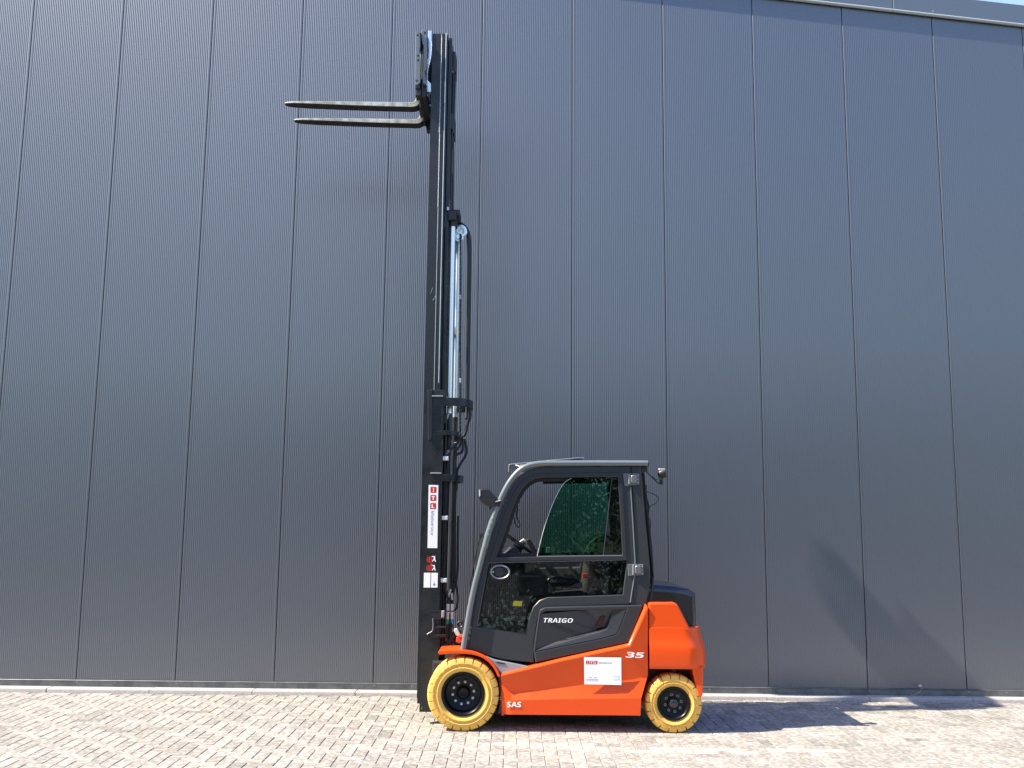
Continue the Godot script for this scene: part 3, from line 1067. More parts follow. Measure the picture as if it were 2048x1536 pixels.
func cab(o: Node3D) -> void:
	# bent roof tubes
	var line := curve(P3([-0.73, 0.645, 0.5, -0.665, 1.058, 0.5, -0.602, 1.331, 0.5, -0.533, 1.6, 0.5, -0.461, 1.815, 0.5, -0.412, 1.933, 0.5, -0.358, 2.03, 0.5, -0.292, 2.11, 0.5, -0.22, 2.158, 0.5, -0.127, 2.182, 0.5, -0.015, 2.188, 0.5, 0.251, 2.192, 0.5, 0.516, 2.195, 0.5, 0.815, 2.197, 0.5]), 6)
	for side in 2:
		var p := PackedVector3Array()
		for q in line:
			p.push_back(Vector3(q.x, q.y, 0.50 if side == 0 else -0.52))
		var t := Shape.new()
		t.tube(p, 0.0235, 18)
		var tube := put(o, "cab_tube", t, M.tube_paint)
		var cap := Shape.new()
		cap.lathe(P2([0.025, -0.004, 0.025, 0.004, 0.018, 0.006, 0.016, 0.0, 0.0, 0.0]), Vector3.ZERO, 18)
		var c := put(tube, "tube_end", cap, M.black_plastic, p[p.size() - 1])
		c.rotation.y = PI / 2
	# thicker sleeve with four screws
	pipe(o, "tube_sleeve", P3([-0.564, 1.473, 0.5, -0.537, 1.59, 0.5, -0.499, 1.71, 0.5]), 0.0262, M.tube_paint, 18)
	for q in P2([-0.503, 1.724, -0.511, 1.684, -0.528, 1.634, -0.541, 1.585]):
		var sc := Shape.new()
		sc.lathe(P2([0.006, -0.003, 0.006, 0.002, 0.004, 0.005, 0.0, 0.006]), Vector3.ZERO, 10)
		put(o, "sleeve_screw", sc, M.steel_grey, Vector3(q.x + 0.006, q.y, 0.522))
	# roof: a plate between the tubes, the tinted front hatch and a rear beam
	plate(o, "roof_pane", P2([-0.01, 2.197, 0.769, 2.205, 0.769, 2.201, -0.01, 2.193]), -0.48, 0.46, M.roof_glass)
	plate(o, "roof_pane", P2([-0.249, 2.154, -0.158, 2.189, -0.016, 2.198, -0.014, 2.193, -0.153, 2.183, -0.246, 2.149]), -0.48, 0.46, M.roof_glass)
	for q in [P2([-0.037, 2.203, 0.03, 2.205, 0.03, 2.179, -0.037, 2.175]), P2([0.366, 2.209, 0.433, 2.21, 0.433, 2.183, 0.366, 2.182]), P2([0.715, 2.213, 0.796, 2.214, 0.796, 2.187, 0.715, 2.186])]:
		plate(o, "roof_bar", q, -0.50, 0.48, M.cab_paint, 0.004, [], true)
	for z in [-0.46, 0.40]:
		plate(o, "roof_side_bar", P2([-0.01, 2.201, 0.769, 2.209, 0.769, 2.189, -0.01, 2.181]), z, z + 0.06, M.cab_paint, 0.003)
	var hatch := P2([-0.367, 2.158, -0.365, 2.173, -0.352, 2.183, -0.172, 2.202, 0.008, 2.223, 0.233, 2.245, 0.278, 2.242, 0.274, 2.237, 0.228, 2.239, 0.008, 2.217, -0.172, 2.195, -0.348, 2.175, -0.36, 2.169, -0.363, 2.118, -0.368, 2.113])
	plate(o, "roof_hatch", hatch, -0.36, 0.36, M.roof_glass, 0.0, [], true)
	for z in [0.36, -0.36]:
		pipe(o, "hatch_rim", curve(PackedVector3Array(P3([-0.368, 2.118, 0.35, -0.367, 2.158, 0.35, -0.364, 2.173, 0.35, -0.352, 2.182, 0.35, -0.172, 2.201, 0.35, 0.008, 2.222, 0.35, 0.233, 2.244, 0.35])), 4) if z > 0.0 else curve(PackedVector3Array(P3([-0.353, 2.223, -0.36, -0.157, 2.243, -0.36, 0.038, 2.266, -0.36, 0.283, 2.29, -0.36])), 3), 0.0055, M.steel_grey, 8)
	block(o, "hatch_latch", Vector3(0.232, 2.24, 0.27), Vector3(0.282, 2.249, 0.33), M.zinc, 0.004)
	block(o, "roof_crossbeam", Vector3(0.758, 2.13, -0.5), Vector3(0.817, 2.176, 0.46), M.cab_trim, 0.006)
	# near and far door shells with two openings each
	var shell := P2([-0.69, 0.64, -0.63, 1.056, -0.568, 1.329, -0.498, 1.592, -0.427, 1.797, -0.375, 1.924, -0.32, 2.016, -0.26, 2.09, -0.189, 2.137, -0.079, 2.158, 0.666, 2.173, 0.686, 1.603, 0.699, 1.343, 0.674, 1.136, 0.646, 1.021, 0.294, 1.005, -0.052, 0.99, -0.1, 0.959, -0.128, 0.821, -0.148, 0.694, -0.142, 0.542, -0.264, 0.55, -0.393, 0.565, -0.471, 0.58, -0.55, 0.601, -0.615, 0.626])
	var up := P2([-0.465, 1.396, -0.4, 1.586, -0.335, 1.792, -0.29, 1.906, -0.251, 1.97, -0.204, 2.019, -0.151, 2.053, -0.079, 2.067, 0.12, 2.072, 0.558, 2.079, 0.578, 1.758, 0.594, 1.42])
	var low := P2([-0.53, 1.346, 0.631, 1.384, 0.595, 1.099, 0.384, 1.089, 0.123, 1.077, -0.034, 1.071, -0.102, 1.045, -0.153, 0.991, -0.184, 0.912, -0.199, 0.835, -0.214, 0.774, -0.62, 0.828])
	for side in 2:
		var z0 := 0.445 if side == 0 else -0.485
		var sh := Shape.new()
		sh.plate(shell, [up, low], z0, z0 + 0.04, chamfer(0.005), true)
		var d := put(o, "door", sh, M.cab_paint)
		if side == 0:
			near_door(d)
		else:
			var fp := Shape.new()
			fp.plate(low, [], -0.475, -0.469, [])
			put(d, "door_pane", fp, M.clear_glass)
	# rear corner pillars with a rounded seam
	var pillar := P2([0.67, 2.177, 0.753, 2.178, 0.764, 1.998, 0.784, 1.774, 0.807, 1.539, 0.827, 1.299, 0.815, 1.138, 0.785, 1.007, 0.65, 1.013, 0.679, 1.136, 0.703, 1.343, 0.691, 1.603])
	for side in 2:
		var z0 := 0.42 if side == 0 else -0.485
		plate(o, "corner_pillar", pillar, z0, z0 + 0.062, M.cab_paint, 0.009, [], true)
	pipe(o, "pillar_seam", curve(P3([0.666, 1.996, 0.484, 0.68, 1.759, 0.484, 0.695, 1.473, 0.484, 0.7, 1.344, 0.484, 0.687, 1.215, 0.484, 0.657, 1.036, 0.484])), 0.0055, M.tube_paint, 8)
	# rear window seen edge on, its bar and cables
	plate(o, "cab_window", P2([0.779, 2.118, 0.79, 2.118, 0.852, 1.483, 0.863, 1.271, 0.853, 1.271, 0.83, 1.482]), -0.40, 0.44, M.black_rubber, 0.002)
	plate(o, "window_ledge", P2([0.813, 0.988, 0.841, 1.153, 0.855, 1.271, 0.863, 1.271, 0.854, 1.127, 0.831, 0.996]), -0.44, 0.46, M.cab_trim)
	# windscreen, edge on
	var glassline := P2([-0.742, 0.698, -0.676, 1.035, -0.611, 1.321, -0.537, 1.603, -0.465, 1.83, -0.413, 1.944, -0.405, 1.944, -0.457, 1.825, -0.529, 1.599, -0.603, 1.319, -0.667, 1.03, -0.733, 0.693])
	plate(o, "windscreen", glassline, -0.48, 0.476, M.clear_glass)
	plate(o, "cowl", P2([-0.753, 0.616, -0.731, 0.72, -0.635, 0.721, -0.567, 0.585]), -0.50, 0.47, M.cab_paint)
	# hinges
	for q in [P2([0.6, 2.111, 0.739, 2.113, 0.741, 2.016, 0.614, 2.004]), P2([0.635, 1.351, 0.768, 1.353, 0.769, 1.263, 0.64, 1.253])]:
		var hp := plate(o, "door_hinge", q, 0.484, 0.494, M.hinge_grey, 0.003)
		var mid := Vector2.ZERO
		for c in q:
			mid += c / 4.0
		plate(hp, "hinge_cover", round_rect(mid + Vector2(0.019, 0.0), 0.056, 0.072, 0.018), 0.492, 0.512, M.hinge_grey, 0.007)
		plate(hp, "hinge_bar", rect(mid.x - 0.028, mid.y - 0.042, mid.x - 0.012, mid.y + 0.042), 0.492, 0.504, M.steel_grey, 0.004)
		for k in 3:
			var sc := Shape.new()
			sc.lathe(P2([0.004, 0.0, 0.004, 0.003, 0.0, 0.004]), Vector3.ZERO, 8)
			put(hp, "hinge_screw", sc, M.bright_zinc, Vector3(mid.x + 0.056, mid.y - 0.03 + k * 0.03, 0.492))
	# lower grey cover with its slanting recess
	cover(o)
	# mirror on the tube
	var mp := P2([-0.623, 1.961, -0.606, 1.967, -0.547, 1.968, -0.527, 1.957, -0.499, 1.926, -0.468, 1.892, -0.472, 1.818, -0.525, 1.812, -0.549, 1.823, -0.581, 1.837, -0.6, 1.857, -0.622, 1.882])
	var mirror := group(o, "mirror")
	var ms := Shape.new()
	ms.plate(mp, [], 0.46, 0.53, rounded(0.014, 3), true)
	put(mirror, "mirror_shell", ms, M.black_plastic)
	pipe(mirror, "mirror_arm", P3([-0.524, 1.793, 0.5, -0.507, 1.829, 0.5, -0.471, 1.847, 0.5, -0.454, 1.858, 0.5]), 0.008, M.black_plastic, 8)
	plate(mirror, "mirror_edge", P2([-0.621, 1.954, -0.608, 1.956, -0.606, 1.909, -0.617, 1.896]), 0.526, 0.533, M.bright_zinc)
	pipe(mirror, "tube_clamp", P3([-0.465, 1.82, 0.5, -0.446, 1.87, 0.5]), 0.0275, M.black_plastic, 16)
	pipe(mirror, "clamp_bolt", P3([-0.479, 1.857, 0.525, -0.434, 1.869, 0.525]), 0.005, M.zinc, 8)
	# wiper in front of the windscreen
	var wiper := group(o, "wiper")
	pipe(wiper, "wiper_arm", P3([-0.601, 1.581, 0.3, -0.637, 1.464, 0.3, -0.674, 1.246, 0.3, -0.687, 1.164, 0.3]), 0.0055, M.black_plastic, 8)
	block(wiper, "wiper_pivot", Vector3(-0.614, 1.564, 0.27), Vector3(-0.59, 1.594, 0.33), M.black_plastic)
	pipe(wiper, "wiper_blade", P3([-0.681, 1.164, 0.3, -0.69, 1.128, 0.3, -0.691, 1.092, 0.3, -0.685, 1.074, 0.3]), 0.006, M.black_rubber, 8)
	# work lamp at the rear on an angled arm, and its cables
	var lamp := group(o, "work_lamp")
	pipe(lamp, "lamp_arm", P3([0.76, 2.135, 0.4, 0.809, 2.133, 0.4, 0.83, 2.112, 0.4, 0.872, 2.072, 0.4, 0.91, 2.035, 0.4, 0.934, 2.035, 0.4]), 0.0052, M.black_plastic, 8)
	var can := Shape.new()
	can.lathe(P2([0.020, -0.045, 0.036, -0.030, 0.039, 0.0, 0.041, 0.004, 0.041, 0.012, 0.036, 0.014]), Vector3.ZERO, 28)
	var body_ := put(lamp, "lamp_housing", can, M.black_plastic, Vector3(0.958, 2.119, 0.40))
	body_.rotation = Vector3(-0.25, PI / 2 + 0.15, 0)
	var lens := Shape.new()
	lens.lathe(P2([0.037, 0.010, 0.034, 0.016, 0.02, 0.020, 0.0, 0.021]), Vector3.ZERO, 24)
	var le := put(lamp, "lamp_lens", lens, M.lamp_lens, body_.position)
	le.rotation = body_.rotation
	var crown := Shape.new()
	crown.box(Vector3(0, 0.034, -0.015), Vector3(0.06, 0.012, 0.05), 0.003)
	var top := put(lamp, "lamp_visor", crown, M.bright_zinc, body_.position)
	top.rotation = Vector3(0, PI / 2, 0)
	block(lamp, "lamp_foot", Vector3(0.925, 2.021, 0.38), Vector3(0.952, 2.084, 0.42), M.black_plastic, 0.006)
	pipe(lamp, "lamp_cable", curve(P3([0.914, 2.094, 0.4, 0.919, 2.076, 0.4, 0.903, 2.062, 0.4, 0.882, 2.072, 0.4, 0.865, 2.09, 0.4])), 0.003, M.black_rubber, 6)
	var loop := curve(P3([0.787, 2.009, 0.4, 0.794, 1.981, 0.4, 0.825, 1.957, 0.4, 0.877, 1.937, 0.4, 0.912, 1.91, 0.4, 0.912, 1.886, 0.4, 0.884, 1.858, 0.4, 0.845, 1.837, 0.4, 0.829, 1.802, 0.4, 0.824, 1.761, 0.4, 0.842, 1.706, 0.4, 0.841, 1.651, 0.4, 0.836, 1.569, 0.4, 0.84, 1.5, 0.4]))
	pipe(o, "lamp_cable", loop, 0.0034, M.black_rubber, 6)
	pipe(o, "lamp_cable", curve(P3([0.808, 2.01, 0.38, 0.811, 1.954, 0.38, 0.821, 1.885, 0.38, 0.834, 1.83, 0.38, 0.831, 1.761, 0.38])), 0.0062, M.black_rubber, 6)
	pipe(o, "lamp_cable", curve(P3([0.811, 1.83, 0.38, 0.819, 1.761, 0.38, 0.831, 1.692, 0.38, 0.83, 1.623, 0.38, 0.841, 1.555, 0.38])), 0.004, M.black_rubber, 6)
	block(o, "cable_clip", Vector3(0.786, 1.988, 0.38), Vector3(0.812, 2.015, 0.42), M.black_plastic)
	plate(o, "cover_latch", P2([0.815, 1.253, 0.834, 1.256, 0.836, 1.234, 0.828, 1.227, 0.83, 1.169, 0.814, 1.15]), 0.40, 0.46, M.black_plastic)


func near_door(d: Node3D) -> void:
	# raised glazing frame, panes, divider, handle
	var rim := P2([-0.53, 1.362, -0.463, 1.567, -0.382, 1.816, -0.33, 1.935, -0.285, 2.001, -0.223, 2.06, -0.154, 2.092, -0.067, 2.103, 0.592, 2.116, 0.609, 1.759, 0.628, 1.39])
	var hole := P2([-0.465, 1.396, -0.4, 1.586, -0.335, 1.791, -0.29, 1.906, -0.251, 1.97, -0.204, 2.019, -0.151, 2.053, -0.08, 2.067, 0.119, 2.071, 0.557, 2.079, 0.577, 1.758, 0.594, 1.42])
	plate(d, "window_frame", rim, 0.485, 0.4935, M.cab_trim, 0.0032, [hole])
	plate(d, "window_seal", hole, 0.405, 0.452, M.black_rubber, 0.0, [Shape.inset(hole if not Geometry2D.is_polygon_clockwise(hole) else reversed_points(hole), 0.030)])
	var pane := P2([-0.124, 1.407, -0.092, 1.542, -0.058, 1.665, -0.006, 1.815, 0.046, 1.934, 0.078, 1.987, 0.112, 2.032, 0.165, 2.065, 0.508, 2.076, 0.435, 1.418])
	plate(d, "sliding_pane", pane, 0.462, 0.4655, M.green_glass)
	pipe(d, "pane_edge", curve(P3([-0.123, 1.407, 0.464, -0.091, 1.542, 0.464, -0.058, 1.665, 0.464, -0.006, 1.815, 0.464, 0.047, 1.934, 0.464, 0.078, 1.987, 0.464, 0.113, 2.033, 0.464, 0.166, 2.065, 0.464]), 3), 0.0026, M.bright_zinc, 6)
	plate(d, "quarter_pane", P2([0.438, 1.418, 0.514, 2.076, 0.559, 2.077, 0.579, 1.758, 0.593, 1.42]), 0.468, 0.472, M.dark_glass)
	pipe(d, "pane_divider", P3([0.435, 1.418, 0.472, 0.51, 2.076, 0.472]), 0.0045, M.cab_trim, 8)
	pipe(d, "window_sill", P3([-0.124, 1.406, 0.484, 0.594, 1.422, 0.484]), 0.0035, M.tube_paint, 8)
	var low := P2([-0.53, 1.346, 0.631, 1.384, 0.595, 1.099, 0.384, 1.089, 0.123, 1.077, -0.034, 1.071, -0.102, 1.045, -0.153, 0.991, -0.184, 0.912, -0.199, 0.835, -0.214, 0.774, -0.62, 0.828])
	var g := Shape.new()
	var mid := Vector2(0.2, 1.06)
	var local := PackedVector2Array()
	for p in low:
		local.push_back(p - mid)
	g.plate(local, [], -0.002, 0.002, [])
	var gp := put(d, "door_pane", g, M.dark_glass, Vector3(mid.x, mid.y, 0.470))
	gp.rotation.x = -0.055
	pipe(d, "pane_edge", P3([-0.62, 0.829, 0.487, -0.53, 1.349, 0.487, 0.63, 1.386, 0.487]), 0.0022, M.tube_paint, 6)
	# oval latch with its paddle
	var c := Vector2(-0.432, 1.275)
	var ringp := oval(c, 0.084, 0.060, 36)
	plate(d, "handle", ringp, 0.474, 0.500, M.steel_grey, 0.006, [oval(c, 0.070, 0.048, 36)])
	var back := get_last(d)
	var pad := oval(c + Vector2(-0.008, 0), 0.068, 0.046, 30, 1.2, TAU - 1.2)
	plate(back, "handle_well", oval(c, 0.071, 0.049, 30), 0.470, 0.478, M.black_plastic)
	plate(back, "handle_paddle", round_rect(c + Vector2(-0.010, 0.001), 0.075, 0.082, 0.034), 0.478, 0.492, M.cab_paint, 0.005)
	var lock := Shape.new()
	lock.lathe(P2([0.008, 0.0, 0.008, 0.004, 0.0, 0.005]), Vector3.ZERO, 14)
	put(back, "lock", lock, M.zinc, Vector3(c.x - 0.058, c.y, 0.490))
	plate(d, "warning_sticker", P2([-0.315, 1.04, -0.245, 1.037, -0.25, 0.996, -0.325, 0.998]), 0.490, 0.4905, M.yellow_print)


func cover(o: Node3D) -> void:
	var c := group(o, "side_cover")
	var rim := 0.505
	var outer := P3([-0.104, 0.955, 0.505, -0.097, 0.971, 0.505, -0.054, 0.992, 0.505, 0.29, 1.005, 0.505, 0.511, 1.012, 0.505, 0.753, 1.019, 0.505, 0.758, 1.005, 0.505, 0.706, 0.873, 0.505, 0.646, 0.716, 0.505, 0.562, 0.696, 0.505, 0.252, 0.627, 0.505, -0.131, 0.544, 0.505, -0.149, 0.642, 0.505, -0.141, 0.712, 0.505])
	# outline as a thick slab whose face is made of bands round the recess
	var flat := PackedVector2Array()
	for p in outer:
		flat.push_back(Vector2(p.x, p.y))
	var inner := P2([-0.088, 0.937, -0.047, 0.958, 0.291, 0.972, 0.622, 0.981, 0.54, 0.782, 0.401, 0.743, -0.13, 0.634])
	var s := Shape.new()
	s.plate(flat, [inner], 0.440, 0.508, rounded(0.011, 3))
	put(c, "cover_rim", s, M.cab_trim)
	var t := Shape.new()
	# bevel band, light under the sky, then the sunken field that deepens backwards
	var o3 := P3([-0.131, 0.635, 0.508, 0.4, 0.744, 0.508, 0.539, 0.783, 0.508, 0.621, 0.981, 0.508])
	var b3 := P3([-0.128, 0.641, 0.506, 0.392, 0.788, 0.498, 0.463, 0.816, 0.494, 0.507, 0.958, 0.494])
	var f3 := P3([-0.128, 0.656, 0.496, 0.381, 0.818, 0.45, 0.446, 0.836, 0.448, 0.503, 0.94, 0.462])
	t.skin([o3, b3], Vector3(-0.2, 0.3, 1), true, 0.9)
	t.skin([b3, f3], Vector3(-0.2, 0.8, 1))
	var field := P3([-0.089, 0.938, 0.506, 0.291, 0.972, 0.5, 0.513, 0.977, 0.49, 0.622, 0.981, 0.506])
	t.tri(field[0], f3[0], f3[1], Vector3(0.06, 0, 1).normalized(), Vector3(0.06, 0, 1).normalized(), Vector3(0.06, 0, 1).normalized())
	t.tri(field[0], f3[1], field[1], Vector3(0.07, 0, 1).normalized(), Vector3(0.07, 0, 1).normalized(), Vector3(0.07, 0, 1).normalized())
	t.tri(field[1], f3[1], f3[2], Vector3(0.08, -0.1, 1).normalized(), Vector3(0.08, -0.1, 1).normalized(), Vector3(0.08, -0.1, 1).normalized())
	t.tri(field[1], f3[2], f3[3], Vector3(0.08, -0.2, 1).normalized(), Vector3(0.08, -0.2, 1).normalized(), Vector3(0.08, -0.2, 1).normalized())
	t.tri(field[1], f3[3], field[2], Vector3(0.0, -0.2, 1).normalized(), Vector3(0.0, -0.2, 1).normalized(), Vector3(0.0, -0.2, 1).normalized())
	t.tri(field[2], f3[3], b3[3], Vector3(-0.2, 0, 1).normalized(), Vector3(-0.2, 0, 1).normalized(), Vector3(-0.2, 0, 1).normalized())
	t.tri(field[2], b3[3], field[3], Vector3(-0.2, 0, 1).normalized(), Vector3(-0.2, 0, 1).normalized(), Vector3(-0.2, 0, 1).normalized())
	put(c, "cover_recess", t, M.cab_trim)
	plate(c, "reflector", P2([0.407, 0.918, 0.449, 0.921, 0.42, 0.834, 0.365, 0.818]), 0.455, 0.482, M.dark_red, 0.002)  # dark red plate paints the orange body's reflection in the bevel
	plate(c, "cover_backing", flat, 0.425, 0.441, M.black_plastic)
	lettering(c, "lettering", "TRAIGO", M.white_print, Vector3(-0.073, 0.868, 0.5045), 0.174 - -0.071, 0.907 - 0.871, 0.25, 0.0, true, 0.0015)


func interior(o: Node3D) -> void:
	block(o, "cab_floor", Vector3(-0.606, 0.62, -0.44), Vector3(0.844, 0.66, 0.43), M.black_plastic)
	# dashboard with the column and a tilted wheel
	plate(o, "dashboard", P2([-0.478, 1.395, -0.444, 1.4, -0.347, 1.47, -0.323, 1.478, -0.286, 1.459, -0.249, 1.404, -0.212, 1.39, -0.229, 1.256, -0.476, 1.253]), -0.40, 0.40, M.black_plastic, 0.01, [], true)
	pipe(o, "dashboard_rail", P3([-0.429, 1.416, 0.41, -0.349, 1.479, 0.41]), 0.006, M.bright_zinc, 8)
	pipe(o, "steering_column", P3([-0.301, 1.426, 0, -0.274, 1.477, 0]), 0.045, M.black_plastic, 16)
	var mid := Vector2(-0.277, 1.502)
	var ring := PackedVector3Array()
	var ax := Vector3(0.82, -0.57, 0)
	for i in 41:
		var w := TAU * i / 40
		ring.push_back(Vector3(mid.x, mid.y, 0.0) + ax * cos(w) * 0.150 + Vector3(0, 0, 1) * sin(w) * 0.150)
	var sw := pipe(o, "steering_wheel", ring, 0.014, M.black_rubber, 10)
	pipe(sw, "wheel_spoke", PackedVector3Array([Vector3(mid.x, mid.y, -0.145), Vector3(mid.x, mid.y, 0.145)]), 0.012, M.black_plastic, 8)
	pipe(sw, "wheel_spoke", PackedVector3Array([Vector3(mid.x, mid.y, 0) - ax * 0.145, Vector3(mid.x, mid.y, 0) + ax * 0.02]), 0.012, M.black_plastic, 8)
	plate(o, "display", P2([-0.202, 1.536, -0.182, 1.542, -0.167, 1.529, -0.112, 1.44, -0.112, 1.42, -0.127, 1.404, -0.142, 1.409, -0.198, 1.498]), -0.30, -0.10, M.black_plastic, 0.008, [], true)
	plate(o, "display_bracket", P2([-0.267, 1.515, -0.23, 1.541, -0.209, 1.527, -0.209, 1.514, -0.235, 1.517, -0.25, 1.506]), -0.20, -0.12, M.bright_zinc, 0.003)
	pipe(o, "direction_lever", P3([-0.251, 1.491, 0.1, -0.234, 1.5, 0.1, -0.222, 1.504, 0.1]), 0.009, M.black_plastic, 8)
	# handset hanging from the far pillar
	plate(o, "grab_handle", P2([-0.253, 2.019, -0.209, 2.063, -0.175, 2.071, -0.169, 2.059, -0.184, 2.02, -0.223, 1.986, -0.237, 1.99]), -0.44, -0.40, M.steel_grey, 0.006)
	block(o, "handset", Vector3(-0.314, 1.81, -0.43), Vector3(-0.278, 1.905, -0.39), M.cab_trim, 0.004)
	block(o, "handset_strip", Vector3(-0.277, 1.808, -0.42), Vector3(-0.267, 1.905, -0.39), M.bright_zinc, 0.002)
	pipe(o, "handset_cord", curve(P3([-0.338, 1.785, -0.4, -0.321, 1.747, -0.4, -0.309, 1.689, -0.4, -0.293, 1.653, -0.4, -0.274, 1.642, -0.4, -0.261, 1.656, -0.4, -0.269, 1.685, -0.4, -0.291, 1.728, -0.4, -0.289, 1.786, -0.4, -0.285, 1.81, -0.4])), 0.0052, M.black_rubber, 7)
	# seat: cushion, tall back with rounded top, armrest with its pod
	var seat := group(o, "seat")
	var back := curve2(P2([0.261, 1.032, 0.281, 1.235, 0.305, 1.393, 0.337, 1.496, 0.4, 1.568, 0.462, 1.593, 0.514, 1.578, 0.546, 1.512, 0.552, 1.402, 0.554, 1.238, 0.548, 1.035]), 4)
	var bs := Shape.new()
	bs.plate(back, [], -0.24, 0.20, rounded(0.05, 4), true)
	put(seat, "backrest", bs, M.seat_fabric)
	var piping := PackedVector3Array()
	for p in curve2(P2([0.288, 1.378, 0.321, 1.483, 0.387, 1.552, 0.444, 1.574]), 4):
		piping.push_back(Vector3(p.x, p.y, 0.19))
	pipe(seat, "piping", piping, 0.006, M.steel_grey, 8)
	var cushion := Shape.new()
	cushion.plate(P2([-0.043, 1.028, -0.057, 1.062, -0.03, 1.089, 0.261, 1.113, 0.316, 1.1, 0.316, 1.019]), [], -0.24, 0.22, rounded(0.02, 3), true)
	put(seat, "cushion", cushion, M.seat_fabric)
	var pod := Shape.new()
	pod.plate(curve2(P2([-0.05, 1.174, -0.029, 1.22, 0.041, 1.237, 0.148, 1.227, 0.236, 1.212, 0.24, 1.173, 0.189, 1.159, 0.001, 1.146, -0.05, 1.174]), 4), [], 0.22, 0.34, rounded(0.03, 4), true)
	put(seat, "armrest", pod, M.black_gloss)
	plate(seat, "armrest_panel", P2([0.165, 1.148, 0.213, 1.18, 0.264, 1.186, 0.266, 1.142, 0.173, 1.138]), 0.30, 0.35, M.step_grey, 0.004)
	pipe(seat, "armrest_post", P3([0.007, 1.149, 0.28, 0, 1.097, 0.28]), 0.022, M.step_grey, 12)
	block(seat, "belt_buckle", Vector3(0.276, 1.22, 0.22), Vector3(0.314, 1.257, 0.26), M.orange_matt, 0.004)
	# consoles along the far side
	plate(o, "console", P2([-0.278, 1.163, -0.264, 1.232, -0.122, 1.239, -0.123, 1.273, 0.303, 1.287, 0.416, 1.268, 0.416, 1.031, -0.276, 1.024]), -0.42, -0.28, M.console_grey, 0.008)
	block(o, "console_strip", Vector3(-0.249, 1.189, -0.29), Vector3(-0.077, 1.208, -0.27), M.step_grey, 0.002)
	block(o, "control_box", Vector3(-0.021, 1.405, -0.24), Vector3(0.015, 1.465, -0.20), M.step_grey, 0.003)
	block(o, "control_box", Vector3(-0.07, 1.413, -0.24), Vector3(-0.033, 1.464, -0.20), M.black_plastic, 0.003)
	plate(o, "window_rail", P2([-0.049, 2.108, 0.676, 2.121, 0.684, 2.064, -0.048, 2.047]), -0.47, -0.44, M.black_plastic)


# upright channel: web outside, flanges turned inwards; side is +1 for the near one
func channel(o: Node3D, called: String, x0: float, x1: float, y0: float, y1: float, z_out: float, web: float, flange: float, side: float) -> MeshInstance3D:
	var sec := P2([x0, z_out, x1, z_out, x1, z_out - flange, x1 - 0.022, z_out - flange, x1 - 0.016, z_out - web, x0 + 0.016, z_out - web, x0 + 0.022, z_out - flange, x0, z_out - flange])
	var s := Shape.new()
	var flip := PackedVector2Array()
	for p in sec:
		flip.push_back(Vector2(p.x, -p.y * side))
	s.plate(flip, [], y0, y1, [Vector2(0, 0.002), Vector2(0.002, 0)], true)
	# the section was drawn in (x, -z) and raised along z: turn it upright
	var t := Shape.new()
	t.add(s, Transform3D(Basis(Vector3(1, 0, 0), Vector3(0, 0, -1), Vector3(0, 1, 0)), Vector3.ZERO))
	return put(o, called, t, M.mast_paint)


